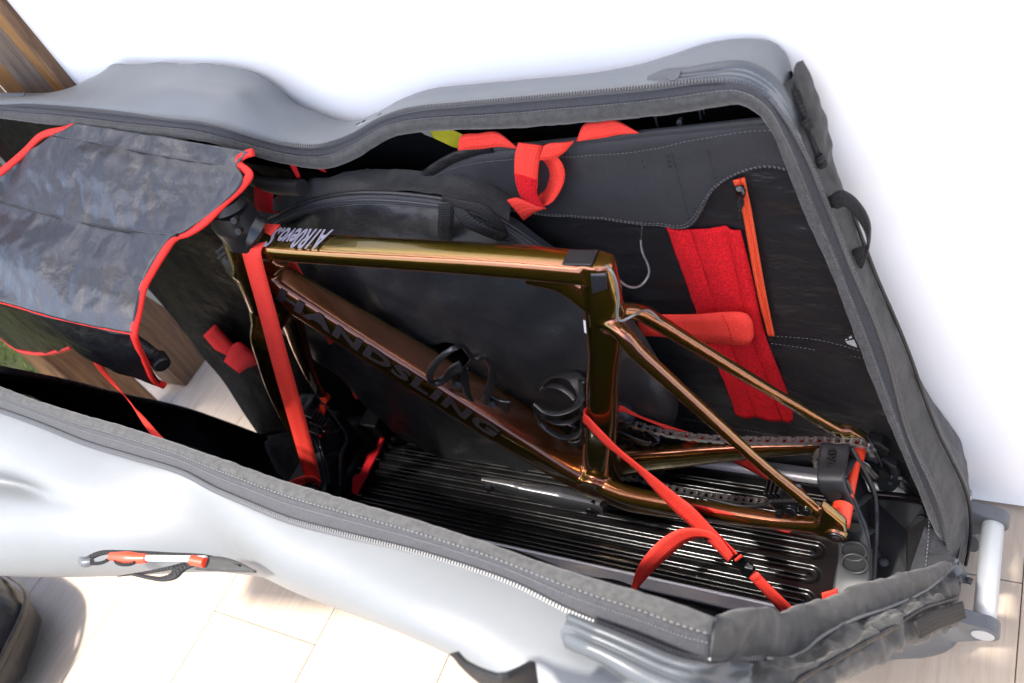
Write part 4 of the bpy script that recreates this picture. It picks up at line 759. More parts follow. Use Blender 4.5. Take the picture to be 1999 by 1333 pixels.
# ================================================================== WHEEL BAG
wb = thing('wheel_bag', (-.2, .09, -.1), 'round black padded wheel bag standing behind the bicycle frame', 'wheel bag')
OUT = [(-0.7154,0.115,0.3813),(-0.5995,0.115,0.4371),(-0.4925,0.115,0.4762),(-0.3951,0.113,0.5109),(-0.3206,0.112,0.5307),(-0.2678,0.112,0.5401),(-0.2114,0.112,0.535),(-0.1792,0.112,0.5241),(-0.1185,0.11,0.5142),(-0.0526,0.108,0.4836),(-0.0028,0.105,0.4368),(0.0491,0.1,0.369),(0.096,0.095,0.2785),(0.1295,0.088,0.1831),(0.1339,0.082,0.1007),(0.0975,0.078,0.0145),(-0.0115,0.07,-0.0769),(-0.1276,0.06,-0.1521),(-0.213,0.052,-0.1758),(-0.3399,0.052,-0.1872),(-0.4401,0.055,-0.1494),(-0.5119,0.062,-0.0997),(-0.562,0.07,-0.0467),(-0.5869,0.08,0.0249),(-0.6274,0.095,0.1268),(-0.6744,0.105,0.1901),(-0.7214,0.112,0.2853)]
oc = cr(OUT, 96, closed=True); ctr = V((-0.2089,0.075,0.2377))
rr = []
for t, d in ((1.0, .012), (.985, -.004), (.95, -.016), (.88, -.025), (.75, -.030), (.55, -.033), (.3, -.034), (.08, -.034)):
    r_ = [ctr.lerp(p, t) for p in oc]; r_ = [V((p.x, p.y+d*(1 if p.z > .15 else max(.25, p.z/.15)), p.z)) for p in r_]; rr.append(r_+[r_[0]])
g = grid(rr, 190, 70, wr=(.011, 8.5)); vs, fs, uv = gmesh(g); mesh('body', vs, fs, 'bagcloth', wb, uvs=uv)
ztop = [(-0.6864,0.098,0.3986),(-0.5765,0.096,0.4502),(-0.4686,0.094,0.4871),(-0.3759,0.092,0.5173),(-0.311,0.09,0.5312),(-0.2556,0.089,0.5367),(-0.1978,0.089,0.535),(-0.1442,0.088,0.5296),(-0.1022,0.087,0.5227),(-0.056,0.086,0.5093),(-0.0217,0.086,0.4822),(0.0214,0.085,0.4344),(0.0536,0.083,0.3866)]
zt_ = cr(ztop, 60)
strap('zip_tape', [p+V((0, -.001, .007)) for p in zt_], [p+V((0, -.006, -.005)) for p in zt_], 90, 'tape', wb, thick=.003)
tube('zip_coil', [p+V((0, -.0065, .001)) for p in zt_], (.0035, .0035), 'dteeth', wb, n=90)
tube('top_piping', [p+V((0, .0, .010)) for p in zt_], .006, 'bagcloth', wb, n=90)
stitches('stitching', [[p+V((0, -.001, .012)) for p in zt_], [p+V((0, -.007, -.007)) for p in zt_]], 'thread', wb)
loft('top_panel', [[p+V((0, .003, .012)) for p in zt_[12:52]], [p+V((0, .020, .022+.012*math.sin(i*.16))) for i, p in enumerate(zt_[12:52])], [p+V((0, .04, .020)) for p in zt_[12:52]]], 70, 14, 'gusset', wb, wr=(.004, 18))
strap('carry_handle', [(-0.0948,0.075,0.5388),(-0.0791,0.068,0.5556),(-0.0606,0.058,0.5584),(-0.0359,0.055,0.555),(-0.0097,0.057,0.5436),(-0.0046,0.066,0.5007),(-0.0139,0.074,0.4742)], [(-0.0724,0.073,0.54),(-0.0693,0.066,0.5425),(-0.0585,0.057,0.5447),(-0.0402,0.054,0.5416),(-0.0201,0.055,0.5294),(-0.0209,0.064,0.4932),(-0.0298,0.072,0.4623)], 50, 'webbing', wb, thick=.003)
strap('carry_handle', [(-0.0705,0.07,0.5408),(-0.0695,0.06,0.5256),(-0.0588,0.056,0.5084),(-0.0415,0.058,0.4932),(-0.0253,0.066,0.4721)], [(-0.056,0.068,0.544),(-0.0456,0.058,0.5344),(-0.0349,0.054,0.5213),(-0.0197,0.057,0.5035),(-0.0086,0.066,0.4856)], 40, 'webbing', wb, thick=.003)
strap('handle_tab', [(-0.1,0.072,0.5341),(-0.1136,0.07,0.5075),(-0.133,0.069,0.4706)], [(-0.0723,0.07,0.5371),(-0.0894,0.068,0.5043),(-0.1084,0.067,0.4686)], 20, 'webbing', wb, thick=.003)
strap('handle_tab', [(-0.0349,0.072,0.4663),(-0.0535,0.07,0.4379)], [(-0.0138,0.072,0.4664),(-0.0291,0.07,0.4383)], 12, 'webbing', wb, thick=.003)
stitches('stitching', [[(-0.1148,0.066,0.4975),(-0.0945,0.066,0.4955)], [(-0.123,0.066,0.4816),(-0.1043,0.066,0.4777)], [(-0.1148,0.066,0.4975),(-0.1043,0.066,0.4777)]], 'threadk', wb, r=.0006)

# ================================================================== BICYCLE
bk = thing('bicycle_frame', (0, 0, 0), 'glossy bronze green racing bicycle frame without wheels or saddle, clamped in the case', 'bicycle')
B = Bag()
B.add(*sweep([(-.445, 0, .530), (-.38, 0, .524), (-.25, 0, .516), (-.1, 0, .508), (.04, 0, .499), (.142, 0, .490)], [(.046, .034), (.046, .032), (.045, .031), (.044, .032), (.042, .034), (.040, .036)], 50, (0, 0, 1), e=3.6, ns=28)[:2])
DN = V((.738, 0, .675))
B.add(*sweep([(-.478, 0, .490), (-.35, 0, .350), (-.24, 0, .230), (-.12, 0, .098), (-.045, 0, .012), (0, 0, -.02)], [(.044, .068), (.047, .064), (.056, .064), (.066, .066), (.072, .064), (.070, .05)], 60, DN, e=6, ns=44)[:2])
B.add(*sweep([(-.005, 0, -.03), (.018, 0, .06), (.061, 0, .178), (.088, 0, .26), (.113, 0, .33), (.146, 0, .44), (.158, 0, .506)], [(.060, .058), (.048, .034), (.046, .030), (.051, .030), (.055, .031), (.050, .033), (.046, .034)], 50, (0, -1, 0), e=2.6, ns=28)[:2])
B.add(*sweep([(.055, 0, .487), (.100, 0, .468), (.128, 0, .425)], [(.05, .030), (.048, .028), (.03, .026)], 14, (0, -1, 0), e=3, ns=20)[:2])
B.add(*sweep([(-.432, 0, .552), (-.47, 0, .47), (-.508, 0, .375)], [(.056, .046), (.060, .046), (.064, .048)], 20, (0, -1, 0), e=2.4, ns=24)[:2])
B.add(*sweep([(-.470, 0, .43), (-.44, 0, .47), (-.38, 0, .50)], [(.04, .036), (.05, .036), (.03, .034)], 14, (0, -1, 0), e=3, ns=20)[:2])
B.add(*cyl((0, -.040, 0), (0, .040, 0), .028, .028, 28)[:2])
# seat stays
ssn = [(0.1195,0,0.3851),(0.1453,-0.01,0.3964),(0.1694,-0.024,0.3936),(0.1814,-0.03,0.3746),(0.2127,-0.036,0.3276),(0.2665,-0.045,0.2491),(0.3221,-0.054,0.1671),(0.3687,-0.061,0.1055),(0.3951,-0.066,0.059)]
ssf = [(0.1432,0,0.4128),(0.1548,0.012,0.4005),(0.1702,0.024,0.3854),(0.1842,0.03,0.3647),(0.2177,0.036,0.3195),(0.2776,0.045,0.244),(0.3341,0.054,0.1719),(0.3807,0.062,0.1113),(0.4037,0.066,0.0853)]
for s_ in (ssn, ssf): B.add(*sweep(s_, [(.026, .022), (.024, .018), (.021, .016), (.018, .015), (.017, .014), (.017, .013), (.017, .013), (.019, .013), (.024, .012)], 70, (0, -1, 0), e=2.8, ns=20)[:2])
csn = [(-.005, -.020, -.012), (.05, -.036, -.008), (.12, -.045, .004), (.20, -.052, .020), (.28, -.058, .036), (.34, -.062, .048), (.404, -.066, .066)]
csf = [(-.005, .020, -.010), (.05, .034, -.004), (.12, .043, .010), (.20, .052, .028), (.28, .059, .046), (.34, .063, .058), (.404, .066, .072)]
B.add(*sweep(csn, [(.034, .060), (.028, .044), (.024, .034), (.022, .028), (.020, .026), (.018, .030), (.015, .034)], 50, (0, 0, 1), e=3, ns=24)[:2])
B.add(*sweep(csf, [(.034, .064), (.028, .048), (.024, .040), (.022, .034), (.020, .028), (.017, .024), (.014, .030)], 50, (0, 0, 1), e=3, ns=24)[:2])
def fixed(vs, fs):
    bm = bmesh.new(); vv = [bm.verts.new(v) for v in vs]; [bm.faces.new([vv[i] for i in f_]) for f_ in fs]
    bmesh.ops.recalc_face_normals(bm, faces=bm.faces); bm.verts.index_update()
    r = ([v.co.copy() for v in bm.verts], [tuple(v.index for v in f_.verts) for f_ in bm.faces]); bm.free(); return r
B.add(*fixed(*prism([V(q) for q in [(0.3893,-0.073,0.1251),(0.4017,-0.073,0.1082),(0.4149,-0.073,0.0861),(0.4157,-0.073,0.0674),(0.4078,-0.073,0.0478),(0.39,-0.073,0.0384),(0.3695,-0.073,0.0395),(0.3799,-0.073,0.0795)]], (0, .014, 0))))
B.add(*fixed(*prism([V(q) for q in [(0.3817,0.06,0.1168),(0.4033,0.06,0.1137),(0.4206,0.06,0.095),(0.4205,0.06,0.0772),(0.4057,0.06,0.0662),(0.3904,0.06,0.0808),(0.376,0.06,0.0905)]], (0, .012, 0))))
fo = mesh('frame', *fixed(B.v, B.f), 'paint', bk)
rm = fo.modifiers.new('fuse', 'REMESH'); rm.mode = 'VOXEL'; rm.voxel_size = .0021; rm.use_smooth_shade = True
smo = fo.modifiers.new('smooth', 'SMOOTH'); smo.factor = .5; smo.iterations = 9
# fork
B = Bag()
B.add(*sweep([(-.505, 0, .380), (-.512, 0, .358), (-.520, 0, .335)], [(.062, .050), (.060, .075), (.042, .085)], 12, (0, -1, 0), e=2.6, ns=24)[:2])
for s in (-1, 1):
    B.add(*sweep([(-.506, s*.012, .362), (-.520, s*.034, .335), (-.552, s*.043, .27), (-.592, s*.047, .19), (-.628, s*.050, .10), (-.656, s*.053, .005)], [(.054, .030), (.050, .024), (.040, .020), (.033, .017), (.027, .014), (.022, .012)], 40, (0, -1, 0), e=2.6, ns=20)[:2])
fk = mesh('fork', *fixed(B.v, B.f), 'paint', bk)
rm = fk.modifiers.new('fuse', 'REMESH'); rm.mode = 'VOXEL'; rm.voxel_size = .0021; rm.use_smooth_shade = True
smo = fk.modifiers.new('smooth', 'SMOOTH'); smo.factor = .5; smo.iterations = 6
# lettering
text('tube_lettering', 'A1R0evo.S', .056, (-.262, .0195, .5362), (-1, 0, .045), (0, -1, 0), 'decal', bk, bold=.0013, sx=.445, shear=.22, space=.98)
t0 = V((-.420, -.0238, .438)); td = V((.675, -.030, -.738))
tl = text('tube_lettering', 'HANDSLING', .050, t0-DN*.011, td, DN, 'decald', bk, bold=.0022, sx=1.36, space=1.14)
# tape, seat post opening, stickers
loft('black_tape', [[(0.1475,0.016,0.4948),(0.1484,0.004,0.4927),(0.155,-0.0175,0.4987),(0.151,-0.0185,0.4836),(0.1473,-0.019,0.4658)], [(0.1739,0.013,0.4983),(0.1734,0.002,0.4953),(0.1753,-0.0165,0.4975),(0.1724,-0.0175,0.4853),(0.1688,-0.018,0.4731)]], 20, 8, 'duct', bk, linv=True, linu=True, thick=.0015)
o = mesh('post_opening', *box((.138, -.001, .5085), (.040, .026, .004)), 'carbon', bk, smooth=False, bev=.001)
mesh('opening_shade', *box((.1375, -.001, .5102), (.034, .020, .0012)), 'threadk', o, smooth=False)  # raised black plate, no real recess: its colour stands for the shade inside
mesh('sticker', [(0.1154,-0.017,0.4119),(0.1185,-0.018,0.4113),(0.1116,-0.018,0.3864),(0.1084,-0.017,0.387)], [(0, 1, 2, 3)], 'white', bk, smooth=False, thick=.0004)
tube('gear_wire', [(0.178,-0.014,0.5089),(0.187,-0.022,0.5095),(0.1891,-0.024,0.497),(0.1863,-0.025,0.476),(0.1821,-0.026,0.4588),(0.1757,-0.028,0.4402),(0.1743,-0.029,0.4298),(0.178,-0.028,0.4271),(0.1905,-0.018,0.4273),(0.1896,0.01,0.405),(0.1921,0.015,0.3997),(0.1946,0.018,0.3917),(0.1998,0.022,0.3708)], .0036, 'wire', bk, n=80)
tube('gear_wire', [(0.1731,0,0.4921),(0.1698,0.01,0.4639),(0.1699,0.02,0.4407),(0.1734,0.03,0.4257),(0.1767,0.045,0.4149),(0.1819,0.055,0.4172),(0.1822,0.065,0.4192),(0.1762,0.078,0.423),(0.1678,0.09,0.425),(0.1628,0.1,0.4293),(0.1598,0.11,0.4328)], .0030, 'wire', bk, n=60)
tube('gear_wire', [(0.1599,0.109,0.4319),(0.1635,0.115,0.4466),(0.165,0.122,0.4547)], .0022, 'rubber', bk, n=10)
# headset cap, stem, bars
tube('headset_cover', [(-.400, 0, .548), (-.406, -.002, .562)], [(.064, .056), (.056, .050)], 'carbon', bk, n=6, up=(0, -1, 0), e=2.3, ns=28)
stem = tube('stem', [(-0.4201,-0.006,0.5346),(-0.4179,-0.004,0.553),(-0.4124,-0.004,0.581),(-0.4062,-0.004,0.6042)], [(.058, .050), (.066, .058), (.066, .060), (.058, .054)], 'carbon', bk, n=20, up=(0, -1, 0), e=3.0, ns=32)
tube('stem_cap', [(-0.3992,-0.008,0.6047),(-0.3994,-0.006,0.6167)], [(.050, .050), (.044, .044)], 'rubber', stem, n=4, up=(0, -1, 0), ns=28)
for q in [(-0.3548,-0.042,0.6133),(-0.3651,-0.041,0.5918)]:
    q = V(q); Bb = Bag(); n_ = V((.35, -.80, .45)).normalized(); Bb.add(*cyl(q-n_*.008, q+n_*.003, .0052, .0048, 16)[:2]); Bb.add(*cyl(q+n_*.003, q+n_*.0035, .0026, .0026, 6)[:2]); Bb.make('bolt', 'plastic2', stem, auto=40)
hb = tube('handlebar', [(-0.5943,-0.166,0.4216),(-0.589,-0.17,0.4502),(-0.6006,-0.17,0.4742),(-0.6257,-0.165,0.5008),(-0.655,-0.15,0.5305),(-0.7062,-0.12,0.5131),(-0.7492,-0.07,0.4893),(-0.7284,-0.03,0.4994),(-0.6739,0.01,0.5222),(-0.6096,0.03,0.5385),(-0.54,0.05,0.564),(-0.5143,0.08,0.5801),(-0.5152,0.11,0.5866),(-0.5048,0.12,0.5724),(-0.4333,0.095,0.5641),(-0.3489,0.085,0.5633)], .026, 'rubber', bk, n=110)
e_ = V((-0.588,-0.168,0.4235)); ed = (V((-0.5816,-0.17,0.4188))-V((-0.5924,-0.168,0.4359))).normalized(); ed = V((.55, -.35, -.25)).normalized()
Bb = Bag(); Bb.add(*cyl(e_-ed*.012, e_+ed*.006, .0150, .0150, 24)[:2]); Bb.add(*cyl(e_+ed*.006, e_+ed*.009, .0145, .0125, 24)[:2]); Bb.add(*cyl(e_+ed*.009, e_+ed*.0092, .0095, .0095, 24)[:2]); Bb.make('end_plug', 'rubber', hb, auto=40)
# crank, chainrings, front derailleur
ca, cb = V((0.0263,-0.08,0.0306)), V((-0.1543,-0.088,0.0587))
cd = (cb-ca).normalized()
arm = tube('crank_arm', [ca-cd*.020, ca, ca.lerp(cb, .2), ca.lerp(cb, .5), ca.lerp(cb, .85), cb, cb+cd*.013], [(.020, .030), (.030, .044), (.028, .042), (.024, .034), (.021, .030), (.020, .032), (.012, .020)], 'crank', bk, n=40, up=(0, 0, 1), e=3, ns=24)
for q, r_ in ((cb, .0085), (ca, .0125)):
    Bb = Bag(); Bb.add(*cyl(q+V((0, -.006, -.002)), q+V((0, -.0125, -.001)), r_, r_*.95, 22)[:2]); Bb.make('axle_boss', 'plastic2', arm, auto=40)
    Bb = Bag(); Bb.add(*cyl(q+V((0, -.012, 0)), q+V((0, -.0132, 0)), r_*.6, r_*.6, 8)[:2]); Bb.make('socket', 'steeld', arm, auto=40)
for d in (-.006, .010):
    q = ca-cd*.012+V((d, 0, .013)); Bb = Bag(); Bb.add(*cyl(q, q+V((0, -.006, .004)), .0042, .004, 14)[:2]); Bb.make('pinch_bolt', 'steeld', arm, auto=40)
def ring(name, y_, r, nt, m, par, w_=.010, th=.003):
    o = []; inn_ = []
    for k in range(nt*4):
        a = 2*math.pi*k/(nt*4); rr_ = r+(.0022, .0022, -.0022, -.0022)[k % 4]
        o.append((math.cos(a)*rr_, math.sin(a)*rr_)); inn_.append((math.cos(a)*(r-w_), math.sin(a)*(r-w_)))
    n = len(o); vs = [V((a, y_-th/2, b)) for a, b in o]+[V((a, y_-th/2, b)) for a, b in inn_]+[V((a, y_+th/2, b)) for a, b in o]+[V((a, y_+th/2, b)) for a, b in inn_]
    fs = []
    for k in range(n):
        j = (k+1) % n; fs += [(k, j, n+j, n+k), (2*n+k, 3*n+k, 3*n+j, 2*n+j), (k, 2*n+k, 2*n+j, j), (n+k, n+j, 3*n+j, 3*n+k)]
    return mesh(name, vs, fs, m, par, smooth=False)
cr1 = ring('chainring', .046, .1000, 50, 'steeld', bk, .014); cr2 = ring('chainring', .038, .0695, 34, 'steeld', bk, .012)
B = Bag()
for k in range(4):
    a = .6+k*math.pi/2; B.add(*sweep([(0, .048, 0), (math.cos(a)*.05, .047, math.sin(a)*.05), (math.cos(a)*.088, .046, math.sin(a)*.088)], [(.012, .03), (.008, .022), (.006, .02)], 8, (0, -1, 0))[:2])
B.make('spider_arm', 'gloss', cr1)
fd = tube('front_derailleur', [(0.0451,0.04,0.1167),(0.0565,0.042,0.1271),(0.0673,0.044,0.1181),(0.0567,0.044,0.0884)], [(.030, .03), (.038, .034), (.036, .03), (.02, .02)], 'plastic', bk, n=14, e=3)
strap('cage_plate', [(0.0324,0.036,0.0833),(0.0557,0.034,0.0736),(0.0854,0.032,0.0626),(0.0996,0.032,0.0628)], [(0.0306,0.036,0.0656),(0.053,0.034,0.0586),(0.08,0.032,0.0498),(0.0944,0.032,0.0501)], 20, 'steeld', fd, thick=.003)
tube('cage_plate', [(0.0592,0.052,0.0693),(0.0837,0.054,0.0628),(0.0931,0.055,0.046),(0.0969,0.052,0.0365),(0.0881,0.04,0.043)], (.010, .004), 'steeld', fd, n=20)
# chain: links are separate pieces
ch = link('chain', None, bk, (.2, .045, .08))
def link_mesh(outer):
    B = Bag(); w_ = .0046 if outer else .0030; pt = .0127
    for s in (-1, 1):
        pr = []
        for k in range(10):
            a = -math.pi/2+math.pi*k/9; pr.append((pt/2+.0042*math.cos(a), .0042*math.sin(a)))
        pr.append((0, .0029))
        for k in range(10):
            a = math.pi/2+math.pi*k/9; pr.append((-pt/2+.0042*math.cos(a), .0042*math.sin(a)))
        pr.append((0, -.0029))
        B.add(*fixed(*prism([V((a, s*w_, b)) for a, b in pr], (0, s*.0011, 0))))
    for q in (-pt/2, pt/2):
        B.add(*cyl((q, -.0062 if outer else -.003, 0), (q, .0062 if outer else .003, 0), .0018 if outer else .0038, None, 10)[:2])
    return B
LP = {}
for oflag in (0, 1):
    o = link_mesh(oflag).make('chain_link', 'steel', ch, auto=30); LP[oflag] = o
used_ = {0: False, 1: False}
def run_chain(pts, n0=0):
    L_ = plen(cr(pts, 80)); n = int(L_/.0127); P = cr(pts, n+1)
    for i in range(n):
        a, b = P[i], P[i+1]; T = (b-a).normalized(); S = V((0, 1, 0)); S = (S-T*S.dot(T)).normalized(); U = T.cross(S)
        q = Matrix((T, S, U)).transposed().to_quaternion(); k = (i+n0) % 2
        if not used_[k]: o = LP[k]; used_[k] = True
        else: o = LP[k].copy(); COL.objects.link(o); o.parent = ch
        o.rotation_mode = 'QUATERNION'; o.rotation_quaternion = q; o.location = (a+b)/2-world_of(ch)
run_chain([(0.0356,0.046,0.0929),(0.0661,0.046,0.086),(0.1129,0.047,0.0714),(0.1795,0.048,0.067),(0.2687,0.05,0.0765),(0.3446,0.052,0.0887),(0.3875,0.053,0.0953),(0.4214,0.054,0.0937),(0.4294,0.054,0.0752)])
run_chain([(-0.021,0.044,-0.0405),(0.0349,0.044,-0.0834),(0.1062,0.044,-0.1017),(0.1697,0.044,-0.1029),(0.2576,0.044,-0.0942),(0.3443,0.044,-0.0784),(0.3717,0.044,-0.0729),(0.4039,0.046,-0.0438)], 1)
run_chain([(0.346,0.056,0.0243),(0.3471,0.056,0.0451),(0.3518,0.056,0.0596),(0.3605,0.056,0.0721)], 1)
# rear derailleur
rd = tube('rear_derailleur', [(0.4131,0.082,0.0463),(0.4194,0.085,0.0262),(0.4243,0.086,-0.0012)], [(.022, .022), (.026, .024), (.02, .02)], 'plastic', bk, n=12, e=3)
o = fix(mesh('motor_unit', *prism([V(q) for q in [(0.4242,0.082,0.0277),(0.44,0.082,0.0127),(0.4518,0.082,0.0021),(0.4564,0.082,-0.0159),(0.453,0.082,-0.0507),(0.4431,0.082,-0.071),(0.4224,0.082,-0.074),(0.4186,0.082,-0.0458)]], (0, .030, 0)), 'plastic', rd, smooth=False, bev=.004))
for q in [(0.4436,0.0805,-0.0212),(0.441,0.0805,-0.0403),(0.4556,0.08,-0.0214)]:
    Bb = Bag(); q = V(q); Bb.add(*cyl(q, q+V((0, -.002, .001)), .0035, .0032, 14)[:2]); Bb.make('screw', 'steeld', o, auto=40)
B = Bag()
for q, r_ in ([[(0.4266,0.07,-0.0026),0.0190],[(0.4125,0.068,0.0133),0.0150]]):
    q = V(q); B.add(*cyl(q+V((0, .004, 0)), q+V((0, -.004, 0)), r_, r_, 22)[:2])
B.make('jockey_wheel', 'plastic2', rd, auto=40)
strap('pulley_cage', [(0.4073,0.062,0.0399),(0.418,0.062,0.0345),(0.4248,0.062,0.0146),(0.431,0.062,0.0025)], [(0.4034,0.062,0.0282),(0.4123,0.062,0.0169),(0.4194,0.062,-0.0005),(0.4256,0.062,-0.0128)], 12, 'bolt', rd, thick=.002)
fix(mesh('hanger_block', *prism([V(q) for q in [(0.4162,0.08,0.0629),(0.4366,0.08,0.0597),(0.4466,0.08,0.0464),(0.4442,0.08,0.0301),(0.4297,0.08,0.0213),(0.4193,0.08,0.0322)]], (0, .02, 0)), 'plastic2', rd, smooth=False, bev=.003))
tube('gear_wire', [(0.3987,0.072,0.101),(0.4099,0.085,0.0801),(0.4213,0.082,0.0612),(0.4289,0.076,0.0403),(0.4341,0.074,0.0124),(0.4333,0.076,-0.0156)], .0042, 'rubber', bk, n=40)
Bb = Bag(); Bb.add(*cyl((.404, .066, .072), (.404, .078, .072), .012, .011, 22)[:2]); Bb.make('axle_nut', 'bolt', bk, auto=40)
ax = V((0.4002,-0.074,0.0566))
Bb = Bag(); Bb.add(*cyl(ax+V((0, .004, 0)), ax+V((0, -.003, 0)), .0150, .0135, 28)[:2]); Bb.make('axle_cap', 'paint', bk, auto=40)
Bb = Bag(); Bb.add(*cyl(ax+V((0, -.003, 0)), ax+V((0, -.0045, 0)), .0105, .0100, 24)[:2]); a2 = Bb.make('axle_bolt', 'steeld', bk, auto=40)
Bb = Bag(); Bb.add(*cyl(ax+V((0, -.0045, 0)), ax+V((0, -.0050, 0)), .0055, .0052, 6)[:2]); Bb.make('socket', 'bolt', a2, smooth=False)
# brake caliper on the near chain stay
bc = V((0.3419,-0.058,0.0882))
cal = link('brake_caliper', None, bk, bc)
def rotx(a): return Matrix.Rotation(a, 3, 'Y')
Rm = rotx(R(-18))
def bx(nm, c, s, m, b=.003): return mesh(nm, *box(bc+Rm @ V(c), s, Rm), m, cal, smooth=False, bev=b)
bx('body', (0, 0, .008), (.050, .018, .030), 'gloss', .006); bx('body', (-.004, .020, .010), (.046, .014, .030), 'gloss', .006); bx('pad_holder', (-.012, .009, .020), (.020, .016, .022), 'steeld', .002)
for k in range(4): bx('fin', (-.022+.007*k, .009, .030), (.003, .026, .016), 'steeld', .0008)
for dx, dz, r_ in ((.004, .006, .0105), (.026, .004, .0075), (-.018, -.004, .006)):
    q = bc+Rm @ V((dx, -.009, dz)); Bb = Bag(); Bb.add(*cyl(q, q+V((0, -.004, .001)), r_, r_*.92, 22)[:2]); Bb.add(*cyl(q+V((0, -.004, .001)), q+V((0, -.0048, .0012)), r_*.65, r_*.6, 22)[:2]); Bb.make('piston_cap', 'gloss', cal, auto=40)
tube('brake_hose', [(0.3117,-0.045,0.0714),(0.292,-0.04,0.0474),(0.2569,-0.036,0.0256),(0.2248,-0.034,0.0242),(0.1938,-0.034,0.0297)], .005, 'rubber', bk, n=30)
# front caliper, dim behind the strap
fcal = link('brake_caliper', None, bk, (-.545, -.03, .09))
for k, q in enumerate([(-0.5495,-0.045,0.1171),(-0.5528,-0.045,0.0932),(-0.5633,-0.04,0.0672),(-0.5715,-0.05,0.0692)]):
    mesh('body', *box(V(q), (.030-.003*k, .020, .018), rotx(R(25))), ('steeld', 'gloss', 'steeld', 'gloss')[k], fcal, smooth=False, bev=.002)
for k in range(5): mesh('fin', *box(V((-0.5288,-0.05,0.1341))+V((.006*k, -.006, -.004*k)), (.003, .018, .014), rotx(R(25))), 'steeld', fcal, smooth=False, bev=.0006)
# bottle cages
def cage(label=None): return link('bottle_cage', None, bk, (-.12, 0, .28))
c1 = link('bottle_cage', None, bk, V((-0.1708,-0.002,0.2156)))
tube('cage_arm', [(-0.105,-0.02,0.3415),(-0.1051,-0.04,0.3581),(-0.1297,-0.048,0.345),(-0.1677,-0.046,0.3088),(-0.1885,-0.042,0.2808),(-0.1928,-0.036,0.2596),(-0.1752,-0.032,0.2649),(-0.1456,-0.03,0.2906),(-0.1264,-0.028,0.3006)], [(0.0075, .004), (0.0112, .004), (0.0150, .004), (0.0163, .004), (0.0150, .004), (0.0137, .004), (0.0150, .004), (0.0175, .004), (0.0175, .004)], 'carbon', c1, n=60, up=(.2, -.6, .7))
loft('cage_plate', [[(-0.1594,-0.022,0.279),(-0.1241,-0.02,0.2861)], [(-0.1829,-0.016,0.2383),(-0.1442,-0.014,0.2544)], [(-0.2105,-0.012,0.1978),(-0.1704,-0.01,0.2124)]], 10, 12, 'carbon', c1, linu=True, thick=.004)
tube('cage_arm', [(-0.1371,-0.018,0.2731),(-0.1525,-0.018,0.2413),(-0.1627,-0.018,0.2076),(-0.1669,-0.016,0.1752),(-0.1577,-0.012,0.1729),(-0.1389,-0.004,0.1959),(-0.1211,0.004,0.2219),(-0.1102,0.008,0.2483),(-0.1043,0.004,0.2742),(-0.1025,-0.004,0.2964),(-0.1079,-0.014,0.3066),(-0.1056,-0.02,0.3402)], [(0.0175, .004), (0.0150, .004), (0.0125, .004), (0.0150, .004), (0.0175, .004), (0.0175, .004), (0.0150, .004), (0.0125, .004), (0.0112, .004), (0.0112, .004), (0.0088, .004), (0.0075, .004)], 'carbon', c1, n=80, up=(.2, -.6, .7))
loft('cage_foot', [[(-0.15,0,0.189),(-0.1386,0.002,0.1854),(-0.1267,0.003,0.175),(-0.1054,0.003,0.1744)], [(-0.1746,-0.004,0.1536),(-0.1507,-0.004,0.1521),(-0.136,-0.003,0.1477),(-0.1211,-0.002,0.1462)]], 16, 6, 'carbon', c1, thick=.004)
tube('cage_wire', [(-0.1095,-0.014,0.3052),(-0.1213,-0.017,0.2952),(-0.1356,-0.02,0.2821)], .003, 'carbon', c1, n=10)
for q in [(-0.1684,-0.016,0.2351),(-0.1417,-0.004,0.1678)]:
    q = V(q); Bb = Bag(); n_ = V((.6, -.45, .66)).normalized(); Bb.add(*cyl(q-n_*.003, q+n_*.004, .0062, .0055, 18)[:2]); Bb.add(*cyl(q+n_*.004, q+n_*.0044, .0032, .0032, 6)[:2]); Bb.make('bolt', 'plastic2', c1, auto=40)
c2 = link('bottle_cage', None, bk, V((0.0067,0,0.1877)))
tube('cage_arm', [(-0.0512,0.02,0.1893),(-0.0474,0.028,0.1955),(-0.032,0.034,0.2084),(-0.006,0.034,0.2196),(0.0202,0.026,0.2243),(0.0363,0.01,0.2206),(0.041,-0.008,0.2169),(0.0351,-0.024,0.2168),(0.0132,-0.036,0.2149),(-0.0131,-0.034,0.2126),(-0.0313,-0.026,0.2183)], [(0.0088, .004), (0.0125, .004), (0.0150, .004), (0.0150, .004), (0.0175, .004), (0.0200, .004), (0.0225, .004), (0.0187, .004), (0.0125, .004), (0.0088, .004), (0.0050, .003)], 'carbon', c2, n=80, up=(-.3, .1, .95))
tube('cage_arm', [(-0.0313,-0.026,0.2183),(-0.0354,-0.03,0.1993),(-0.0327,-0.034,0.1784),(-0.021,-0.036,0.1617),(-0.0035,-0.034,0.1473),(0.0113,-0.026,0.1419),(0.0231,-0.016,0.1509),(0.0318,-0.01,0.1726)], [(0.0050, .003), (0.0100, .004), (0.0125, .004), (0.0125, .004), (0.0125, .004), (0.0150, .004), (0.0175, .004), (0.0150, .004)], 'carbon', c2, n=60, up=(-.3, .1, .95))
tube('cage_arm', [(-0.0512,0.02,0.1893),(-0.021,0.014,0.2133),(0.0025,0.008,0.2193),(0.0175,0.002,0.2154),(0.0265,-0.004,0.2093)], [(0.0075, .003), (0.0100, .004), (0.0112, .004), (0.0100, .004), (0.0088, .004)], 'carbon', c2, n=40, up=(-.3, .1, .95))
tube('cage_arm', [(-0.0331,-0.028,0.205),(-0.0324,-0.024,0.1784),(-0.0143,-0.018,0.16),(0.0092,-0.012,0.1617),(0.0325,-0.008,0.1819)], [(0.0063, .003), (0.0100, .004), (0.0125, .004), (0.0150, .004), (0.0150, .004)], 'carbon', c2, n=40, up=(-.3, .1, .95))
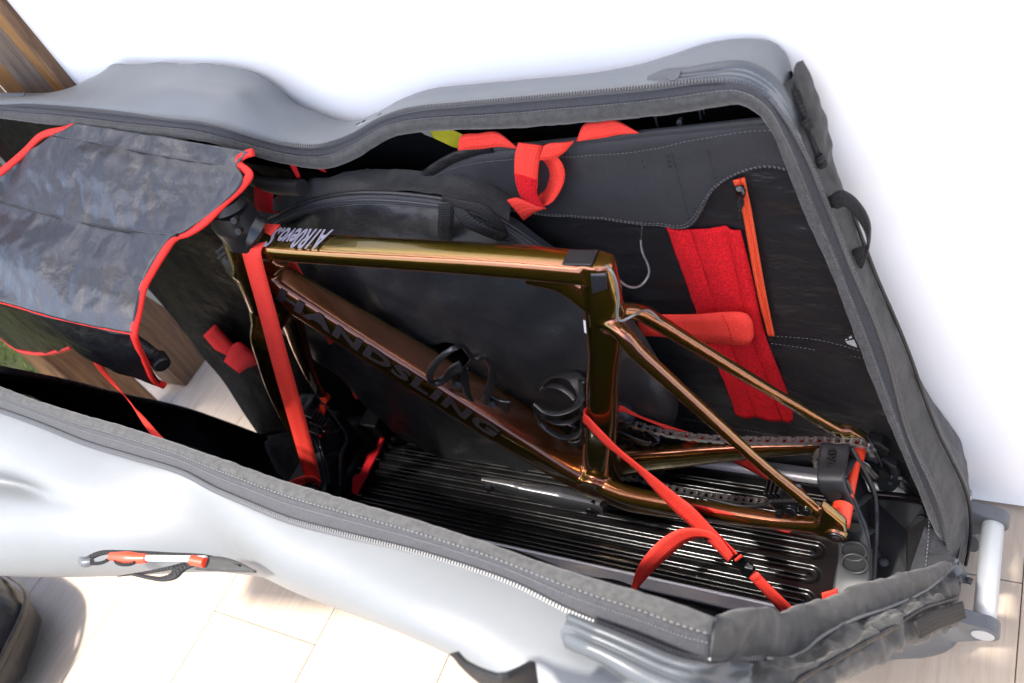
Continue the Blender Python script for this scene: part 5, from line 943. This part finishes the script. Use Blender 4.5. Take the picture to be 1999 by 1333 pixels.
strap('cage_spine', [(0.0434,0.006,0.249),(0.0304,0.004,0.1994),(0.0095,0,0.1343),(-0.0077,-0.004,0.091)], [(0.0612,-0.006,0.2606),(0.0469,-0.008,0.2116),(0.0257,-0.012,0.1472),(0.0038,-0.012,0.0992)], 24, 'carbon', c2, thick=.004)
strap('cage_foot', [(-0.0132,-0.02,0.1155),(-0.0023,-0.018,0.1122),(0.0079,-0.014,0.1144)], [(-0.0097,-0.022,0.1077),(0.0002,-0.02,0.1012),(0.0045,-0.016,0.1022)], 10, 'carbon', c2, thick=.003)

# ================================================================== TIE-DOWN STRAPS
fs_ = thing('tie_strap', (-.5, 0, -.1), 'red webbing strap looped over the front of the top tube and buckled by the fork', 'strap', 'red tie-down straps')
strap('webbing', [(-0.4081,0.026,0.5439),(-0.4139,0,0.5396),(-0.4143,-0.026,0.5389),(-0.4161,-0.029,0.5311),(-0.455,-0.045,0.4265),(-0.5104,-0.065,0.2866),(-0.5676,-0.09,0.126),(-0.6232,-0.115,-0.0283)], [(-0.3702,0.026,0.5415),(-0.3738,0,0.5387),(-0.3739,-0.026,0.5384),(-0.3766,-0.029,0.5307),(-0.4134,-0.045,0.4293),(-0.4607,-0.065,0.2986),(-0.5128,-0.09,0.1436),(-0.5699,-0.115,-0.0099)], 90, 'red', fs_)
strap('webbing', [(-0.4081,0.026,0.5439),(-0.4229,0.032,0.5047),(-0.4313,0.036,0.4552),(-0.4859,0.055,0.3179),(-0.5502,0.075,0.1437),(-0.6163,0.092,-0.0183)], [(-0.3702,0.026,0.5415),(-0.3929,0.032,0.5026),(-0.4079,0.036,0.4557),(-0.4582,0.055,0.3224),(-0.5157,0.075,0.1477),(-0.5997,0.092,-0.0192)], 60, 'red', fs_)
strap('loose_end', [(-0.5699,-0.115,-0.0099),(-0.5728,-0.118,0.0124),(-0.5835,-0.13,0.0281),(-0.6083,-0.14,0.0222),(-0.6482,-0.15,0.0006)], [(-0.6012,-0.115,-0.0452),(-0.6192,-0.112,-0.0357),(-0.6318,-0.125,-0.0342),(-0.6323,-0.14,-0.0299),(-0.652,-0.15,-0.0391)], 20, 'red', fs_)
tube('buckle', [(-0.6398,-0.12,-0.0443),(-0.602,-0.115,-0.0263),(-0.6019,-0.113,-0.0524),(-0.6472,-0.118,-0.0812)], .007, 'gloss', fs_, n=32, closed=True)
rs = thing('tie_strap', (.2, 0, -.1), 'red webbing strap wrapped round the seat tube and buckled beside the near rail', 'strap', 'red tie-down straps')
strap('webbing', [(0.0547,0.024,0.1575),(0.0521,0.012,0.1796),(0.0501,-0.008,0.2032),(0.0442,-0.018,0.2027),(0.0522,-0.0225,0.1934),(0.0801,-0.038,0.1733),(0.0982,-0.046,0.1554),(0.1206,-0.055,0.1429),(0.153,-0.066,0.1214),(0.1848,-0.076,0.0974),(0.2062,-0.084,0.0858),(0.2365,-0.095,0.0418),(0.2618,-0.103,0.0048)], [(0.047,0.024,0.1333),(0.0439,0.012,0.1543),(0.0408,-0.008,0.1755),(0.0347,-0.018,0.1748),(0.0436,-0.024,0.1661),(0.0709,-0.04,0.1528),(0.092,-0.046,0.135),(0.1192,-0.055,0.1123),(0.1429,-0.066,0.0806),(0.1699,-0.076,0.0435),(0.1938,-0.084,0.0182),(0.2207,-0.095,-0.0037),(0.2424,-0.103,-0.0313)], 120, 'red', rs)
strap('webbing', [(0.2875,-0.112,-0.0243),(0.3113,-0.12,-0.0598),(0.3417,-0.133,-0.089)], [(0.2703,-0.112,-0.0479),(0.2922,-0.12,-0.0839),(0.3228,-0.133,-0.1269)], 16, 'red', rs)
strap('webbing', [(0.0535,0.026,0.1559),(0.0695,0.034,0.1521),(0.0901,0.046,0.1114),(0.1258,0.058,0.0741),(0.1487,0.066,0.0507),(0.1963,0.082,-0.0096),(0.2309,0.09,-0.0506),(0.2904,0.1,-0.1248),(0.3236,0.105,-0.1651),(0.3405,0.108,-0.188)], [(0.0526,0.026,0.1531),(0.0742,0.034,0.1328),(0.1037,0.046,0.0974),(0.1279,0.058,0.0548),(0.1355,0.066,0.0278),(0.1666,0.082,-0.0238),(0.2034,0.09,-0.065),(0.2622,0.1,-0.1376),(0.2989,0.105,-0.1876),(0.3202,0.108,-0.2181)], 70, 'red', rs)
strap('webbing', [(0.1912,-0.06,0.0504),(0.2444,-0.062,0.0471),(0.3044,-0.066,0.0419),(0.3401,-0.07,0.0438)], [(0.1905,-0.06,0.0473),(0.2265,-0.062,0.0355),(0.2882,-0.066,0.0334),(0.3328,-0.07,0.0326)], 20, 'red', rs)
strap('loose_end', [(0.2571,-0.108,0.006),(0.2425,-0.1,0.0348),(0.2329,-0.097,0.044),(0.2159,-0.098,0.0501),(0.1892,-0.104,0.0526),(0.1611,-0.114,0.0373),(0.1334,-0.128,0.0096),(0.109,-0.145,-0.0245),(0.0974,-0.16,-0.0521),(0.0905,-0.175,-0.0751)], [(0.2451,-0.106,-0.0214),(0.2307,-0.102,0.0126),(0.2234,-0.099,0.026),(0.2052,-0.1,0.0241),(0.1865,-0.106,0.0155),(0.1669,-0.115,-0.0026),(0.1425,-0.127,-0.0277),(0.1181,-0.142,-0.0535),(0.0974,-0.157,-0.0791),(0.0973,-0.172,-0.0814)], 60, 'red', rs)
fix(mesh('buckle', *prism([V(q)+V((0, -.002, .003)) for q in [(0.2476,-0.107,-0.0217),(0.2673,-0.107,0.0128),(0.276,-0.109,-0.0002),(0.2857,-0.111,0.0013),(0.2892,-0.113,-0.0153),(0.2712,-0.113,-0.0489),(0.2607,-0.111,-0.0442),(0.2593,-0.109,-0.0324)]], (-.002, .003, -.008)), 'gloss', rs, smooth=False, bev=.0018))
strap('buckle_bar', [(0.2588,-0.112,0.0016),(0.2718,-0.112,0.0221)], [(0.26,-0.112,-0.0042),(0.2738,-0.112,0.0168)], 6, 'red', rs, thick=.002)
mesh('buckle_rib', *box(V((0.2784,-0.1145,-0.0108)), (.012, .004, .003)), 'plastic', rs, smooth=False, bev=.0006)
stitches('stitching', [[(0.2943,-0.1165,-0.0255),(0.2782,-0.1165,-0.0489)]], 'reddeep', rs, r=.0006)
strap('webbing', [(0.3837,-0.13,-0.0122),(0.4029,-0.128,0.0051),(0.406,-0.127,0.0107)], [(0.3824,-0.13,-0.035),(0.4026,-0.128,-0.0104),(0.4057,-0.127,-0.0047)], 8, 'red', rs)

# ================================================================== HANDLEBAR COVER
hc = thing('handlebar_cover', (-.6, -.08, .6), 'grey quilted padded cover with red piped edges draped over the handlebar', 'cover')
RP = [(-0.3587,0.055,0.6556),(-0.3716,0.05,0.6558),(-0.3825,0.045,0.6522),(-0.3808,0.038,0.6475),(-0.3638,0.03,0.6448),(-0.3525,0.022,0.6407),(-0.3597,0.005,0.6348),(-0.3873,-0.02,0.625),(-0.4184,-0.045,0.6118),(-0.4471,-0.058,0.605),(-0.4735,-0.066,0.6023),(-0.4892,-0.085,0.5923),(-0.5105,-0.115,0.5748),(-0.5174,-0.135,0.5657),(-0.5215,-0.165,0.5454),(-0.5269,-0.19,0.5261),(-0.5424,-0.192,0.5034),(-0.5832,-0.186,0.4497),(-0.6334,-0.178,0.3802),(-0.6365,-0.172,0.3596)]
LPp = [(-0.7436,0.085,0.7143),(-0.7681,0.078,0.7113),(-0.8328,0.065,0.7116),(-0.8611,0.04,0.7021),(-0.889,0.015,0.6945),(-0.908,0,0.6902),(-0.9714,-0.04,0.678),(-1.0626,-0.09,0.6409),(-1.1434,-0.13,0.5888)]
C0 = [(-0.7458,0.085,0.7125),(-0.605,0.075,0.6901),(-0.4595,0.065,0.6682),(-0.3634,0.055,0.655)]
C1 = [(-0.7988,0.068,0.7057),(-0.6336,0.052,0.6832),(-0.4736,0.042,0.6549),(-0.382,0.037,0.6437)]
C1b = [(-0.8562,0.04,0.6953),(-0.6143,0.022,0.6731),(-0.4623,0.012,0.6463),(-0.3556,0.01,0.6369)]
C2 = [(-0.9687,-0.01,0.661),(-0.8184,-0.032,0.6415),(-0.6294,-0.048,0.6176),(-0.5287,-0.052,0.6089),(-0.4462,-0.058,0.606)]
C2a = [(-0.9778,-0.03,0.6481),(-0.8011,-0.05,0.6314),(-0.6228,-0.064,0.6087),(-0.5355,-0.066,0.601),(-0.4764,-0.068,0.6011)]
C3 = [(-1.003,-0.1,0.6134),(-0.7774,-0.118,0.6101),(-0.6314,-0.122,0.5891),(-0.5153,-0.119,0.5711)]
C3b = [(-1.0132,-0.155,0.5793),(-0.7684,-0.165,0.5736),(-0.6148,-0.172,0.5571),(-0.5197,-0.163,0.5478)]
C4 = [(-0.9988,-0.176,0.5696),(-0.8515,-0.18,0.5655),(-0.7139,-0.188,0.5489),(-0.6186,-0.19,0.5369),(-0.5269,-0.19,0.5261)]
Gc = grid([C0, C1, C1b, C2, C2a, C3, C3b, C4], 130, 110, wr=(.0035, 16, (1, 1, 1)))
# quilting: press the seams in
for j, row in enumerate(Gc):
    pass
vs, fs, uv = gmesh(Gc); mesh('padded_panel', vs, fs, 'cover', hc, uvs=uv, thick=.006, off=-1)
for rowc in (C1, [V(p).lerp(V(q), .5) for p, q in zip(cr(C2, 20), cr(C2a, 20))]):
    Pn = cr(rowc, 50); Pn = [p+V((0, -.0042, .0042)) for p in Pn]
    tube('quilt_seam', Pn, (.005, .003), 'coverdark', hc, n=60)
    stitches('stitching', [[p+V((.0, -.001, .003)) for p in Pn]], 'thread', hc, step=.005, r=.0005)
tube('red_seam', [V(p)+V((0, -.003, .001)) for p in C4], .0032, 'piping', hc, n=60)
stitches('stitching', [[V(p)+V((0, -.001, .006)) for p in C4]], 'thread', hc)
U0 = C4; U1 = [(-0.9944,-0.15,0.5619),(-0.8799,-0.168,0.5329),(-0.8189,-0.178,0.4991),(-0.7751,-0.182,0.4642),(-0.735,-0.184,0.4292),(-0.6891,-0.182,0.3941),(-0.6393,-0.174,0.3603)]
UR = [(-0.5424,-0.192,0.5034),(-0.5832,-0.186,0.4497)]
Um = [(-1.0051,-0.165,0.5641),(-0.8481,-0.178,0.5585),(-0.7576,-0.186,0.5109),(-0.7029,-0.19,0.4874),(-0.6403,-0.192,0.4682),(-0.5782,-0.188,0.4528)]
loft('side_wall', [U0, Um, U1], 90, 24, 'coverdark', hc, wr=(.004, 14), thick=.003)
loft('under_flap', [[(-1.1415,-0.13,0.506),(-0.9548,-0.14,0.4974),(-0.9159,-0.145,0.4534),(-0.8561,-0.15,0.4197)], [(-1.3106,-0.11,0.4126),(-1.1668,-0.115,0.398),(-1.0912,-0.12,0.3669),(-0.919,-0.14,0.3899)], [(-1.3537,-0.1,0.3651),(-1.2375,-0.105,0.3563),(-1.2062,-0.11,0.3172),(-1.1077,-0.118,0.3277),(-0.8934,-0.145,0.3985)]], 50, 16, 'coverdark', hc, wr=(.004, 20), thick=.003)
tube('red_piping', [(-1.3363,-0.105,0.3723),(-1.2302,-0.108,0.3588),(-1.2209,-0.11,0.3323),(-1.1964,-0.113,0.3218),(-1.1014,-0.12,0.3307),(-0.978,-0.134,0.3674),(-0.8678,-0.15,0.41)], .0085, 'piping', hc, n=50)
tube('red_piping', RP, (.012, .008), 'piping', hc, n=160, up=(.5, -.5, .7), e=2.4)
stitches('stitching', [[V(p)+V((-.0035, -.003, .003)) for p in RP]], 'reddeep', hc, step=.006, r=.0006)
tube('red_piping', LPp, (.012, .007), 'piping', hc, n=70, up=(.35, -.6, .7), e=2.6)
strap('hanging_strap', [(-0.7923,-0.165,0.412),(-0.8127,-0.165,0.3782),(-0.8102,-0.17,0.3389),(-0.7806,-0.18,0.3291),(-0.7397,-0.195,0.3326),(-0.6636,-0.23,0.3469),(-0.541,-0.28,0.3892),(-0.4475,-0.31,0.433)], [(-0.7711,-0.165,0.4019),(-0.796,-0.165,0.3701),(-0.7848,-0.175,0.334),(-0.7636,-0.185,0.3292),(-0.744,-0.195,0.3244),(-0.6468,-0.23,0.35),(-0.513,-0.28,0.395),(-0.4277,-0.31,0.4322)], 50, 'red', hc, thick=.0015)
